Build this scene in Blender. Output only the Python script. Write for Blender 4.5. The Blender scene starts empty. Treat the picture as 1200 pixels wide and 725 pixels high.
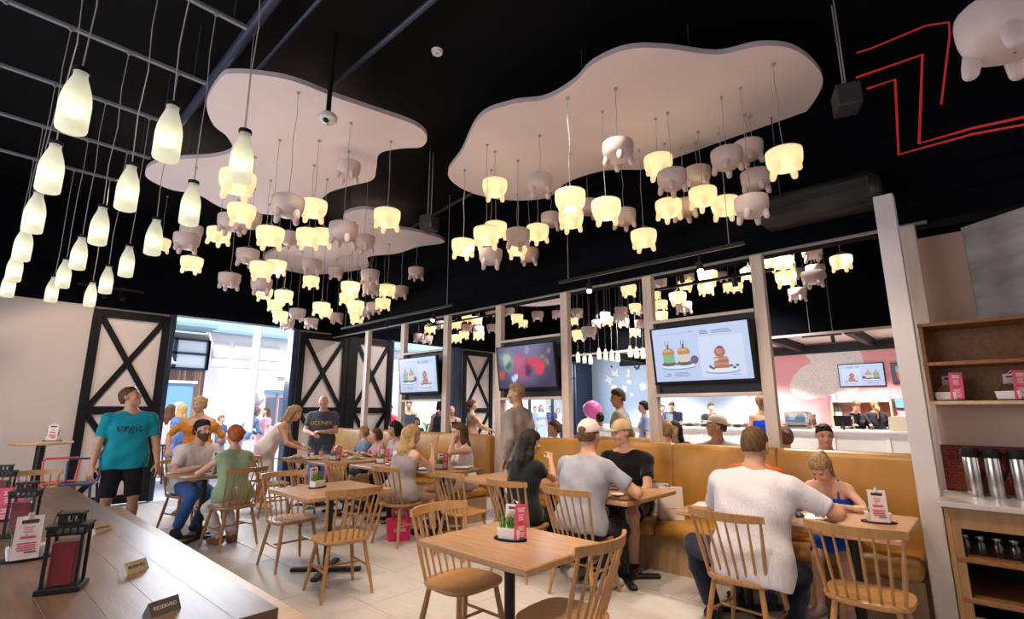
import bpy, bmesh, math, random
import numpy as np
from mathutils import Vector, Matrix, Euler
R = math.radians
random.seed(7)
rng = np.random.default_rng(5)
SC = bpy.context.scene
COL = SC.collection

# light levels, tuned together
EXPOSURE = 0.0
SKY, SUN = .28, 5.5
FILL1, FILL2, WIN3 = 185, 50, 240
SPOTE, FARE = .70, 900
BULB, BBULB = 13, 5.5
DOWN = [(1.2, 1.0, 2.2, 2.0, 420), (1.8, 3.4, 2.4, 3.6, 420), (2.4, .6, 3.8, 1.4, 420), (3.0, 2.4, 4.2, 2.6, 420), (2.2, 5.2, 2.8, 5.4, 420), (3.4, 4.6, 4.2, 4.6, 380), (3.2, 7.4, 3.9, 7.6, 400), (1.6, 7.6, 2.2, 7.2, 300), (.2, 3.0, .4, 4.0, 90), (4.4, 7.6, 5.6, 10.4, 700), (1.2, 7.6, 1.3, 10.4, 430), (2.8, 1.6, 4.3, 1.0, 200)]
DOWN2 = [(9.6, 7.6, 9.9, 10.5, 900), (8.0, 7.6, 7.4, 10.5, 500), (7.2, 1.6, 6.4, 1.6, 300), (7.4, 4.4, 6.5, 4.4, 300)]

# ------------------------------------------------------------ camera
CAM_H, FPX, PITCH, YAW = 1.5, 591.0, math.atan(.2), R(46.9)
cd = bpy.data.cameras.new('camera')
cd.sensor_width = 36.0
cd.lens = FPX / 1200 * 36.0
cd.clip_start, cd.clip_end = .05, 300
cam = bpy.data.objects.new('camera', cd)
cam.location = (0, 0, CAM_H)
cam.rotation_euler = (R(90) + PITCH, 0, -YAW)
COL.objects.link(cam)
SC.camera = cam

# ------------------------------------------------------------ exposure, sky, sun, lamps
SC.view_settings.view_transform = 'Standard'
SC.view_settings.look = 'None'
SC.view_settings.gamma = 1.0
SC.view_settings.exposure = EXPOSURE
SC.cycles.max_bounces = 6
SC.cycles.diffuse_bounces = 3
SC.cycles.glossy_bounces = 3
SC.cycles.transmission_bounces = 4
SC.cycles.transparent_max_bounces = 8
SC.cycles.caustics_reflective = False
SC.cycles.caustics_refractive = False
SC.cycles.sample_clamp_indirect = 6.0
SC.cycles.use_denoising = True

w = bpy.data.worlds.new('sky')
SC.world = w
w.use_nodes = True
nt = w.node_tree
bgn = nt.nodes['Background']
sk = nt.nodes.new('ShaderNodeTexSky')
sk.sky_type = 'NISHITA'
sk.sun_disc = False
sk.sun_elevation = R(55)
sk.sun_rotation = R(200)
sk.air_density = 1.0
sk.dust_density = 3.0
nt.links.new(sk.outputs[0], bgn.inputs[0])
bgn.inputs[1].default_value = SKY

def lamp(name, kind, loc, energy, color=(1, 1, 1), rot=(0, 0, 0), **kw):
    l = bpy.data.lights.new(name, kind)
    l.energy = energy
    l.color = color
    for a, b in kw.items():
        setattr(l, a, b)
    o = bpy.data.objects.new(name, l)
    o.location = loc
    o.rotation_euler = rot
    COL.objects.link(o)
    return o

def look(loc, tgt):
    return (Vector(tgt) - Vector(loc)).to_track_quat('-Z', 'Y').to_euler()

lamp('sun', 'SUN', (0, 0, 30), SUN, (1, .95, .87), look((-7, -12, 22), (0, 0, 0)), angle=R(.6))
WARM = (1.0, .80, .60)
# soft fill panels added behind and beside the camera; no windows stand there
lamp('window_daylight', 'AREA', (-1.9, 5.0, 2.1), FILL1, (.93, .95, 1.0), (0, R(-90), 0), shape='RECTANGLE', size=2.4, size_y=7.0)
lamp('window_daylight', 'AREA', (2.0, -2.9, 2.2), FILL2, (1.0, .93, .92), (R(90), 0, 0), shape='RECTANGLE', size=6.5, size_y=2.6)
lamp('entrance_daylight', 'AREA', (3.45, 11.3, 2.9), WIN3, (.80, .88, 1.0), (R(-62), 0, 0), shape='RECTANGLE', size=2.2, size_y=1.6)
lamp('entrance_daylight', 'AREA', (12.5, 11.3, 2.9), WIN3 * 1.2, (.86, .93, 1.0), (R(-62), 0, 0), shape='RECTANGLE', size=3.2, size_y=1.6)
# ceiling downlights (spot lamps high in the black ceiling; the back-wall pair is added to brighten it)
for (x, y, tx, ty, e) in DOWN:
    lamp('ceiling_downlight', 'SPOT', (x, y, 4.75), e * SPOTE, WARM, look((x, y, 4.75), (tx, ty, .6)), spot_size=R(64), spot_blend=.35, shadow_soft_size=.035)
for (x, y, tx, ty, e) in DOWN2:  # added spots that brighten the far room's back wall and benches
    lamp('far_room_downlight', 'SPOT', (x, y, 4.6), e, (1, .93, .88), look((x, y, 4.6), (tx, ty, 1.7)), spot_size=R(75), spot_blend=.5, shadow_soft_size=.06)
for y in (9.4, 7.6, 6.0, 4.4, 2.8, 1.3):  # added spots under the soffit, brightening the far wall and soffit
    lamp('servery_downlight', 'SPOT', (13.1, y, 3.0), 55, (1, .93, .88), look((13.1, y, 3.0), (15.6, y, 1.9)), spot_size=R(120), spot_blend=.7, shadow_soft_size=.06)
for (x, y) in [(8.5, 2.5), (8.5, 5.5), (8.5, 8.3), (11.0, 4.0), (11.0, 7.0), (14.3, 2.0), (14.3, 4.5), (14.0, 7.5)]:  # unseen fill spots that lift the far room from above
    lamp('far_room_downlight', 'SPOT', (x, y, 4.6 if x < 12.2 else 3.0), FARE, (1, .9, .82), (0, 0, 0), spot_size=R(120), spot_blend=.5, shadow_soft_size=.08)

# ------------------------------------------------------------ where things stand
FW = (math.sin(YAW), math.cos(YAW)); RT = (math.cos(YAW), -math.sin(YAW))
CP, SP = math.cos(PITCH), math.sin(PITCH)
def at(px, py, x=None, y=None, z=None, d=None):
    """surveyed point: the spot on the plane x / y / z (or at depth d) that the photograph shows at px, py"""
    t = py - 362.5
    up = FPX * SP - t * CP
    fw = FPX * CP + t * SP
    l = px - 600
    v = (fw * FW[0] + l * RT[0], fw * FW[1] + l * RT[1], up)
    s = (z - CAM_H) / v[2] if z is not None else x / v[0] if x is not None else y / v[1] if y is not None else d / FPX
    return Vector((s * v[0], s * v[1], CAM_H + s * v[2]))

# ------------------------------------------------------------ materials
MATS = {}
def mat(name, color, rough=.5, metal=0, spec=.5, var=.0, vscale=8, bump=0, bscale=60, emit=None, estr=0, stretch=None, coat=0, alpha=None, trans=0, sheen=0):
    if name in MATS:
        return MATS[name]
    m = bpy.data.materials.new(name)
    m.use_nodes = True
    t = m.node_tree
    b = t.nodes['Principled BSDF']
    b.inputs['Base Color'].default_value = (*color, 1)
    b.inputs['Roughness'].default_value = rough
    b.inputs['Metallic'].default_value = metal
    b.inputs['Specular IOR Level'].default_value = spec
    b.inputs['Coat Weight'].default_value = coat
    b.inputs['Transmission Weight'].default_value = trans
    b.inputs['Sheen Weight'].default_value = sheen
    if alpha is not None:
        b.inputs['Alpha'].default_value = alpha
    if emit:
        b.inputs['Emission Color'].default_value = (*emit, 1)
        b.inputs['Emission Strength'].default_value = estr
    if var or bump:
        tc = t.nodes.new('ShaderNodeTexCoord')
        mp = t.nodes.new('ShaderNodeMapping')
        t.links.new(tc.outputs['Object'], mp.inputs[0])
        if stretch:
            mp.inputs['Scale'].default_value = stretch
    if var:
        n = t.nodes.new('ShaderNodeTexNoise')
        n.inputs['Scale'].default_value = vscale
        n.inputs['Detail'].default_value = 4
        t.links.new(mp.outputs[0], n.inputs[0])
        r = t.nodes.new('ShaderNodeValToRGB')
        r.color_ramp.elements[0].position = .3
        r.color_ramp.elements[1].position = .7
        r.color_ramp.elements[0].color = (*[max(0, c * (1 - var)) for c in color], 1)
        r.color_ramp.elements[1].color = (*[min(1, c * (1 + var)) for c in color], 1)
        t.links.new(n.outputs['Fac'], r.inputs[0])
        t.links.new(r.outputs[0], b.inputs['Base Color'])
    if bump:
        n2 = t.nodes.new('ShaderNodeTexNoise')
        n2.inputs['Scale'].default_value = bscale
        n2.inputs['Detail'].default_value = 3
        t.links.new(mp.outputs[0], n2.inputs[0])
        bp = t.nodes.new('ShaderNodeBump')
        bp.inputs['Strength'].default_value = bump
        bp.inputs['Distance'].default_value = .01
        t.links.new(n2.outputs['Fac'], bp.inputs['Height'])
        t.links.new(bp.outputs[0], b.inputs['Normal'])
    MATS[name] = m
    return m

def wood(name, color, axis='y', rough=.4, var=.22, scale=5):
    st = {'x': (1, 9, 9), 'y': (9, 1, 9), 'z': (9, 9, 1)}[axis]
    return mat(name, color, rough, var=var, vscale=scale, bump=.05, bscale=18, stretch=st)

def cloth(name, color, var=.10):
    return mat(name, color, .85, spec=.2, var=var, vscale=14, bump=.12, bscale=70, sheen=.15)

def emis(name, color, strength=1.0, base=(.02, .02, .02)):
    return mat(name, base, .35, emit=color, estr=strength)

def thin_glass(name):
    m = bpy.data.materials.new(name)
    m.use_nodes = True
    t = m.node_tree
    tr = t.nodes.new('ShaderNodeBsdfTransparent'); tr.inputs[0].default_value = (.95, .96, .97, 1)
    gl = t.nodes.new('ShaderNodeBsdfGlossy'); gl.inputs['Roughness'].default_value = .03
    mx = t.nodes.new('ShaderNodeMixShader')
    mx.inputs[0].default_value = .06
    t.links.new(tr.outputs[0], mx.inputs[1]); t.links.new(gl.outputs[0], mx.inputs[2])
    t.links.new(mx.outputs[0], t.nodes['Material Output'].inputs[0])
    return m

def translucent(name, color, fac=.55, glow=None, gs=0, clear=0):
    if name in MATS:
        return MATS[name]
    m = bpy.data.materials.new(name)
    m.use_nodes = True
    t = m.node_tree
    b = t.nodes['Principled BSDF']
    b.inputs['Base Color'].default_value = (*color, 1)
    b.inputs['Roughness'].default_value = .45
    if glow:
        b.inputs['Emission Color'].default_value = (*glow, 1)
        b.inputs['Emission Strength'].default_value = gs / (1 - fac)
    tr = t.nodes.new('ShaderNodeBsdfTranslucent')
    tr.inputs[0].default_value = (*color, 1)
    mx = t.nodes.new('ShaderNodeMixShader')
    mx.inputs[0].default_value = fac
    t.links.new(b.outputs[0], mx.inputs[1])
    t.links.new(tr.outputs[0], mx.inputs[2])
    out = mx.outputs[0]
    if clear:
        tp = t.nodes.new('ShaderNodeBsdfTransparent'); m2 = t.nodes.new('ShaderNodeMixShader'); m2.inputs[0].default_value = clear
        t.links.new(out, m2.inputs[1]); t.links.new(tp.outputs[0], m2.inputs[2]); out = m2.outputs[0]
    t.links.new(out, t.nodes['Material Output'].inputs[0])
    MATS[name] = m
    return m

M = {}
M['black'] = mat('black_paint', (.006, .006, .008), .6, spec=.2, var=.2, vscale=3)
M['ceil'] = mat('ceiling_black', (.004, .004, .005), .9, spec=.1)
M['bulkhead'] = mat('bulkhead_boards', (.0025, .003, .005), .9, spec=.06, var=.3, vscale=2)
M['navy'] = mat('navy_frame', (.012, .03, .07), .4)
M['plaster'] = mat('plaster', (.62, .53, .51), .8, var=.03, vscale=2, bump=.03, bscale=40)
M['panel'] = mat('door_panel', (.66, .58, .56), .7, var=.03, vscale=3)
M['tan'] = mat('tan_plaster', (.46, .33, .26), .8, var=.04, vscale=2)
M['ply'] = wood('pale_timber', (.66, .55, .48), 'z', .5, .06, 4)
M['pine'] = mat('white_column', (.68, .62, .63), .55, var=.03, vscale=3)
M['oak'] = wood('oak_chair', (.40, .205, .075), 'z', .36, .15, 4)
M['oaktop'] = wood('oak_tabletop', (.42, .235, .125), 'y', .33, .2, 4)
M['oakpale'] = wood('oak_pale', (.58, .38, .22), 'x', .4, .15, 4)
M['bartop'] = wood('bar_table_wood', (.15, .080, .048), 'y', .36, .3, 3)
M['benchwood'] = wood('bench_plinth_wood', (.36, .22, .11), 'z', .5, .2, 4)
M['leather'] = mat('tan_leather', (.42, .20, .036), .42, var=.12, vscale=6, bump=.05, bscale=120)
M['metal'] = mat('black_metal', (.012, .012, .013), .4, metal=.3)
M['steel'] = mat('steel', (.55, .53, .50), .22, metal=1)
M['chrome'] = mat('chrome', (.7, .7, .7), .1, metal=1)
M['white'] = mat('white_paint', (.78, .74, .73), .5)
M['counter'] = mat('white_counter', (.72, .69, .66), .45, var=.03)
M['cloud'] = mat('cloud_panel', (.82, .70, .71), .75, var=.02, vscale=3)
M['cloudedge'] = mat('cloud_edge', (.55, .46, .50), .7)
M['shade'] = translucent('lit_shade', (.92, .84, .66), .7, (1.0, .82, .50), .28)
M['shadeoff'] = mat('unlit_shade', (.66, .53, .51), .45, var=.03)
M['bulb'] = emis('bulb_glow', (1.0, .80, .46), BULB)
M['bbulb'] = emis('bottle_bulb_glow', (1.0, .92, .66), BBULB)
M['bottle'] = translucent('frosted_bottle', (.90, .91, .80), .6, clear=.14)
M['cord'] = mat('grey_cord', (.36, .34, .33), .6)
M['rail'] = mat('grey_rail', (.25, .27, .30), .45, metal=.4)
M['pipe'] = mat('pipe_grey', (.05, .06, .08), .5)
M['red'] = emis('red_neon', (.75, .03, .03), .42)
M['grass'] = mat('grass_blade', (.07, .22, .02), .5, var=.5, vscale=60)
M['pinkcard'] = mat('pink_card', (.75, .09, .20), .5)
M['whitecard'] = mat('white_card', (.78, .66, .66), .5)
M['printdark'] = mat('print_dark', (.10, .03, .04), .6)
M['printred'] = mat('print_red', (.66, .08, .14), .6)
M['printpale'] = mat('print_pale', (.90, .62, .62), .6)
M['ceramic'] = mat('white_ceramic', (.78, .76, .76), .25)
M['acrylic'] = M_thin = thin_glass('clear_acrylic')
M['glass'] = thin_glass('clear_glass')
M['tile'] = mat('floor_tile', (.50, .455, .43), .42, var=.07, vscale=5, stretch=(6, 1, 1))
M['grout'] = mat('grout', (.36, .33, .32), .8)
M['concrete'] = mat('concrete', (.36, .35, .35), .8, var=.25, vscale=3.5, bump=.1, bscale=15, stretch=(1, 1, 2.2))
M['walnut'] = wood('walnut', (.25, .105, .035), 'x', .4, .2, 4)
M['redtile'] = mat('red_mosaic', (.20, .03, .02), .3, var=.25, vscale=50)
M['dark'] = mat('dark_interior', (.012, .010, .010), .7)
M['redglass'] = mat('red_candle', (.26, .02, .04), .3)
M['paving'] = mat('paving', (.62, .60, .60), .7, var=.06, vscale=2)

# ------------------------------------------------------------ mesh building
class MB:
    def __init__(s):
        s.v = []; s.f = []; s.m = []; s.n = 0; s.M = None; s.mi = 0
    def raw(s, vs, fs):
        b = s.n
        if s.M is not None:
            vs = [s.M @ Vector(p) for p in vs]
        s.v += [tuple(p) for p in vs]
        s.n += len(vs)
        for f in fs:
            s.f.append([i + b for i in f]); s.m.append(s.mi)
        return s
    def box(s, c, d, bev=0, rot=None):
        hx, hy, hz = d[0] / 2, d[1] / 2, d[2] / 2
        T = Matrix.Translation(c)
        if rot is not None:
            T = T @ Euler(rot).to_matrix().to_4x4()
        if bev <= 0:
            vs = [(sx * hx, sy * hy, sz * hz) for sx in (-1, 1) for sy in (-1, 1) for sz in (-1, 1)]
            fs = [(0, 1, 3, 2), (4, 6, 7, 5), (0, 4, 5, 1), (2, 3, 7, 6), (0, 2, 6, 4), (1, 5, 7, 3)]
            return s.raw([T @ Vector(p) for p in vs], fs)
        b = min(bev, hx * .9, hy * .9, hz * .9)
        vs = []; idx = {}
        for sx in (-1, 1):
            for sy in (-1, 1):
                for sz in (-1, 1):
                    for a in range(3):
                        p = [sx * (hx - b), sy * (hy - b), sz * (hz - b)]
                        p[a] = (sx * hx, sy * hy, sz * hz)[a]
                        idx[(sx, sy, sz, a)] = len(vs); vs.append(p)
        fs = []
        S = (-1, 1)
        for q in S:
            fs.append([idx[(q, y, z, 0)] for y, z in ((-1, -1), (1, -1), (1, 1), (-1, 1))][::q])
            fs.append([idx[(x, q, z, 1)] for x, z in ((-1, -1), (-1, 1), (1, 1), (1, -1))][::q])
            fs.append([idx[(x, y, q, 2)] for x, y in ((-1, -1), (1, -1), (1, 1), (-1, 1))][::q])
        for a in S:
            for c_ in S:
                fs.append([idx[(a, c_, -1, 0)], idx[(a, c_, -1, 1)], idx[(a, c_, 1, 1)], idx[(a, c_, 1, 0)]][::-a * c_])
                fs.append([idx[(a, -1, c_, 0)], idx[(a, -1, c_, 2)], idx[(a, 1, c_, 2)], idx[(a, 1, c_, 0)]][::a * c_])
                fs.append([idx[(-1, a, c_, 1)], idx[(-1, a, c_, 2)], idx[(1, a, c_, 2)], idx[(1, a, c_, 1)]][::-a * c_])
                for z in S:
                    fs.append([idx[(a, c_, z, 0)], idx[(a, c_, z, 1)], idx[(a, c_, z, 2)]][::a * c_ * z])
        return s.raw([T @ Vector(p) for p in vs], fs)
    def tube(s, pts, rad, n=8, cap=True, flat=1.0):
        pts = [Vector(p) for p in pts]
        if not isinstance(rad, (list, tuple)):
            rad = [rad] * len(pts)
        vs = []; fs = []
        prev = None
        for i, p in enumerate(pts):
            t = (pts[min(i + 1, len(pts) - 1)] - pts[max(i - 1, 0)]).normalized()
            if prev is None:
                u = t.orthogonal().normalized()
            else:
                u = (prev - t * prev.dot(t))
                u = u.normalized() if u.length > 1e-6 else t.orthogonal().normalized()
            prev = u
            v = t.cross(u)
            for k in range(n):
                a = 2 * math.pi * k / n
                vs.append(p + (u * math.cos(a) + v * math.sin(a) * flat) * rad[i])
        for i in range(len(pts) - 1):
            for k in range(n):
                k2 = (k + 1) % n
                fs.append((i * n + k, i * n + k2, (i + 1) * n + k2, (i + 1) * n + k))
        if cap:
            fs.append(tuple(range(n))[::-1])
            fs.append(tuple((len(pts) - 1) * n + k for k in range(n)))
        return s.raw(vs, fs)
    def lathe(s, prof, n=20, c=(0, 0, 0), cap=False):
        vs = []; fs = []
        for r, z in prof:
            for k in range(n):
                a = 2 * math.pi * k / n
                vs.append((c[0] + r * math.cos(a), c[1] + r * math.sin(a), c[2] + z))
        L = len(prof)
        for i in range(L - 1):
            for k in range(n):
                k2 = (k + 1) % n
                fs.append((i * n + k, i * n + k2, (i + 1) * n + k2, (i + 1) * n + k))
        if cap:
            fs.append(tuple(range(n))[::-1]); fs.append(tuple((L - 1) * n + k for k in range(n)))
        return s.raw(vs, fs)
    def prism(s, poly, z0, z1, top=None):
        n = len(poly); top = top or poly
        vs = [(x, y, z0) for x, y in poly] + [(x, y, z1) for x, y in top]
        fs = [tuple(range(n))[::-1], tuple(range(n, 2 * n))] + [(k, (k + 1) % n, n + (k + 1) % n, n + k) for k in range(n)]
        return s.raw(vs, fs)
    def ell(s, c, r, nu=16, nv=10):
        if not isinstance(r, (list, tuple)):
            r = (r, r, r)
        vs = [(c[0], c[1], c[2] - r[2])]
        for j in range(1, nv):
            b = -math.pi / 2 + math.pi * j / nv
            for k in range(nu):
                a = 2 * math.pi * k / nu
                vs.append((c[0] + r[0] * math.cos(b) * math.cos(a), c[1] + r[1] * math.cos(b) * math.sin(a), c[2] + r[2] * math.sin(b)))
        vs.append((c[0], c[1], c[2] + r[2]))
        fs = [(0, 1 + (k + 1) % nu, 1 + k) for k in range(nu)]
        for j in range(nv - 2):
            for k in range(nu):
                k2 = (k + 1) % nu
                fs.append((1 + j * nu + k, 1 + j * nu + k2, 1 + (j + 1) * nu + k2, 1 + (j + 1) * nu + k))
        l = len(vs) - 1; b = 1 + (nv - 2) * nu
        fs += [(b + k, b + (k + 1) % nu, l) for k in range(nu)]
        return s.raw(vs, fs)
    def mesh(s, name, mats, smooth=True, angle=40):
        me = bpy.data.meshes.new(name)
        me.from_pydata(s.v, [], s.f)
        bm = bmesh.new(); bm.from_mesh(me); bmesh.ops.recalc_face_normals(bm, faces=bm.faces); bm.to_mesh(me); bm.free()
        if not isinstance(mats, (list, tuple)):
            mats = [mats]
        for m in mats:
            me.materials.append(m)
        if len(mats) > 1:
            me.polygons.foreach_set('material_index', s.m)
        if smooth:
            me.polygons.foreach_set('use_smooth', [True] * len(me.polygons))
            me.set_sharp_from_angle(angle=R(angle))
        me.update()
        return me
    def build(s, name, mats, parent=None, smooth=True, angle=40):
        o = bpy.data.objects.new(name, s.mesh(name, mats, smooth, angle))
        COL.objects.link(o)
        if parent:
            o.parent = parent
        return o

def link(name, me, parent=None, loc=None):
    o = bpy.data.objects.new(name, me)
    COL.objects.link(o)
    if parent:
        o.parent = parent
    if loc is not None:
        o.location = loc
    return o

def tag(o, label=None, cat=None, group=None, kind=None):
    if label: o['label'] = label
    if cat: o['category'] = cat
    if group: o['group'] = group
    if kind: o['kind'] = kind
    return o

def thing(name, label, cat, loc=(0, 0, 0), rz=0, group=None):
    o = bpy.data.objects.new(name, None)
    o.empty_display_size = .1
    COL.objects.link(o)
    o.location = loc
    o.rotation_euler = (0, 0, rz)
    return tag(o, label, cat, group)

KIDS = {}
def kids(o):
    return [c for c in COL.objects if c.parent == o]

def dup(root, loc, rz, label=None, group=None, cat=None, scale=None):
    r = root.copy(); COL.objects.link(r)
    r.location = loc; r.rotation_euler = (0, 0, rz)
    if scale: r.scale = (scale,) * 3
    if label: r['label'] = label
    if group: r['group'] = group
    for ch in root.children:
        c = ch.copy(); COL.objects.link(c); c.parent = r
        for g in ch.children:
            d = g.copy(); COL.objects.link(d); d.parent = c
    return r

def text_into(mb, body, size, T, depth=.0):
    """flat lettering: adds the outlines of body, centred, to mb through matrix T (x right, y up)"""
    cu = bpy.data.curves.new('lettering', 'FONT')
    cu.body = body; cu.size = size; cu.align_x = 'CENTER'; cu.align_y = 'CENTER'
    cu.resolution_u = 2
    o = bpy.data.objects.new('lettering', cu)
    COL.objects.link(o)
    dg = bpy.context.evaluated_depsgraph_get()
    me = bpy.data.meshes.new_from_object(o.evaluated_get(dg))
    vs = [T @ v.co for v in me.vertices]
    fs = [tuple(p.vertices) for p in me.polygons]
    bpy.data.objects.remove(o); bpy.data.meshes.remove(me); bpy.data.curves.remove(cu)
    mb.raw(vs, fs)

def plane_T(o, xr, yu):
    """matrix whose x axis is xr, y axis is yu, origin o"""
    x = Vector(xr).normalized(); y = Vector(yu).normalized(); z = x.cross(y)
    return Matrix(((x[0], y[0], z[0], o[0]), (x[1], y[1], z[1], o[1]), (x[2], y[2], z[2], o[2]), (0, 0, 0, 1)))

def circ(cx, cy, r, n=20, ry=None, a0=0, a1=2 * math.pi):
    ry = ry or r
    full = abs(a1 - a0 - 2 * math.pi) < 1e-6
    k = n if full else n + 1
    return [(cx + r * math.cos(a0 + (a1 - a0) * i / n), cy + ry * math.sin(a0 + (a1 - a0) * i / n)) for i in range(k)]

def rrect(w, h, r, n=4, cx=0, cy=0):
    o = []
    for (sx, sy, a) in ((1, 1, 0), (-1, 1, 90), (-1, -1, 180), (1, -1, 270)):
        for i in range(n + 1):
            b = R(a + 90 * i / n)
            o.append((cx + sx * (w / 2 - r) + r * math.cos(b), cy + sy * (h / 2 - r) + r * math.sin(b)))
    return o

# ------------------------------------------------------------ the room shell
def struct(name, mb, m, parent=None, smooth=False):
    o = mb.build(name, m, parent, smooth)
    if not parent:
        o['kind'] = 'structure'
    return o

XL, YB, XF, YN = -2.0, 10.6, 15.6, -3.0
ZC = 5.0
fl = struct('floor', MB().box(((XL + XF) / 2, (YN + YB) / 2, -.06), (XF - XL, YB - YN, .10)), M['grout'])
tile_me = MB().box((0, 0, 0), (.595, 1.195, .012), .003).mesh('tile', M['tile'], False)
for i in range(-1, 8):
    for j in range(0, 9):
        x = .9 + i * .6; y = .2 + (j - .5 * (i % 2)) * 1.2
        if x > 5.3 or y > 10.05 or y < -.5: continue
        link('tile', tile_me, fl, (x, y, -.004))
struct('ground', MB().box((14, 40, -.08), (110, 58.7, .10)), M['paving'])
struct('ceiling', MB().box(((XL + XF) / 2, (YN + YB) / 2, ZC + .1), (XF - XL + .6, YB - YN + .6, .2)), M['ceil'])
struct('wall_left', MB().box((XL - .1, (YN + YB) / 2, ZC / 2), (.2, YB - YN, ZC)), M['plaster'])
struct('wall_front', MB().box(((XL + XF) / 2, YN - .1, ZC / 2), (XF - XL, .2, ZC)), M['plaster'])
# back wall: plaster, black header, jambs
struct('wall_back', MB().box(((XL + 1.24) / 2, YB + .1, 1.6), (1.24 - XL, .2, 3.2)), M['plaster'])
struct('beam_back', MB().box(((XL + XF) / 2, YB + .1, (3.2 + ZC) / 2), (XF - XL, .22, ZC - 3.2)), M['bulkhead'])
for (a, b) in ((1.24, 2.35), (4.66, 7.0), (9.26, 11.0)):
    struct('wall_back', MB().box(((a + b) / 2, YB + .14, 1.6), (b - a, .12, 3.2)), M['plaster'])
for (a, b) in ((2.33, 2.42), (4.55, 4.68), (6.97, 7.06), (8.98, 9.27), (14.6, 15.6)):
    struct('trim_jamb', MB().box(((a + b) / 2, YB + .1, 1.6), (b - a, .24, 3.2)), M['navy'])

door_n = [0]
def barn_door(x0, x1, y, z1=3.14):
    door_n[0] += 1
    d = thing('door_%d' % door_n[0], None, None)
    d['kind'] = 'structure'
    w = x1 - x0; h = z1 - .02; zb = .02
    MB().box(((x0 + x1) / 2, y + .035, zb + h / 2), (w - .02, .03, h - .02)).build('panel', M['panel'], d, False)
    s = .12; yy = y - .005
    for x in (x0 + s / 2, x1 - s / 2):
        MB().box((x, yy, zb + h / 2), (s, .05, h), .004).build('stile', M['black'], d, False)
    zm = 1.5
    for z in (zb + .07, zm, z1 - .06):
        MB().box(((x0 + x1) / 2, yy + .002, z), (w - 2 * s, .048, .13), .004).build('rail', M['black'], d, False)
    for (za, zc) in ((zb + .13, zm - .06), (zm + .06, z1 - .12)):
        a = w - 2 * s; b = zc - za
        L = math.hypot(a, b) - .02; an = math.atan2(b, a)
        for k, sg in enumerate((1, -1)):
            MB().box(((x0 + x1) / 2, yy + .004 + .003 * k, (za + zc) / 2), (L, .03, .085), 0, (0, -sg * an, 0)).build('brace', M['black'], d, False)
    return d
barn_door(1.24, 2.33, YB - .06)
barn_door(4.68, 5.80, YB - .06)
barn_door(5.92, 6.98, YB - .06)
barn_door(9.28, 10.42, YB - .06)
struct('trim_post', MB().box((5.86, YB - .05, 1.58), (.12, .1, 3.16)), M['black'])
struct('wall_panel', MB().box((10.74, YB - .02, 1.58), (.6, .06, 3.12)), M['panel'])
# glazing of the far shopfront
def window(n, x0, x1, muls, z0=.05, z1=3.15):
    wn = thing('window_%d' % n, None, None); wn['kind'] = 'structure'
    xs = [x0] + muls + [x1]
    for x in xs:
        MB().box((x, YB + .1, (z0 + z1) / 2), (.06, .08, z1 - z0)).build('mullion', M['navy'], wn, False)
    for z in (z0, z1 - .55, z1):
        MB().box(((x0 + x1) / 2, YB + .1, z), (x1 - x0, .07, .06)).build('transom', M['navy'], wn, False)
    for a, b in zip(xs[:-1], xs[1:]):
        MB().box(((a + b) / 2, YB + .1, (z0 + z1) / 2), (b - a - .06, .008, z1 - z0 - .06)).build('pane', M['glass'], wn, False)
window(1, 11.05, 14.58, [12.25, 13.4])

# far wall: pink with pale terrazzo patches, then the pale blue wall with white cut-outs
struct('wall_far', MB().box((XF + .1, (YN + 5.2) / 2, 2.5), (.2, 5.2 - YN, 5.0)), mat('pink_wall', (.58, .25, .27), .75, var=.05, vscale=30))
bw = struct('wall_far', MB().box((XF + .1, (5.2 + YB) / 2, 2.5), (.2, YB - 5.2, 5.0)), mat('pale_blue_wall', (.46, .58, .74), .7))
terr = mat('terrazzo', (.56, .51, .50), .6, var=.3, vscale=60)
def blob(pts, n=6):
    """closed smooth outline through the points (Catmull-Rom)"""
    o = []; L = len(pts)
    for i in range(L):
        p0, p1, p2, p3 = (np.array(pts[(i + k) % L], float) for k in (-1, 0, 1, 2))
        for k in range(n):
            t = k / n
            q = .5 * (2 * p1 + (p2 - p0) * t + (2 * p0 - 5 * p1 + 4 * p2 - p3) * t * t + (3 * p1 - p0 - 3 * p2 + p3) * t ** 3)
            o.append(tuple(q))
    return o
def on_far(pix, x=XF - .002):
    return [(at(px, py, x=x)[1], at(px, py, x=x)[2]) for px, py in pix]
def wall_patch(name, pix, m, parent=None, th=.006, smooth_n=6):
    yz = blob(on_far(pix), smooth_n) if smooth_n else on_far(pix)
    mb = MB(); mb.M = Matrix(((0, 0, -1, XF), (1, 0, 0, 0), (0, 1, 0, 0), (0, 0, 0, 1)))
    mb.prism(yz, .0, th)
    return mb.build(name, m, parent, False)
pt = wall_patch('wall_far_patch', [(944, 411), (950, 424), (938, 432), (927, 446), (927, 458), (935, 466), (950, 468), (965, 466), (978, 474), (990, 480), (1000, 470), (1010, 440), (1010, 415), (990, 405)], terr)
pt['kind'] = 'structure'
pt = wall_patch('wall_far_patch', [(870, 470), (880, 466), (890, 468), (894, 480), (890, 496), (872, 496), (867, 482)], terr)
pt['kind'] = 'structure'
wht = mat('white_vinyl', (.85, .87, .88), .5)
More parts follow.
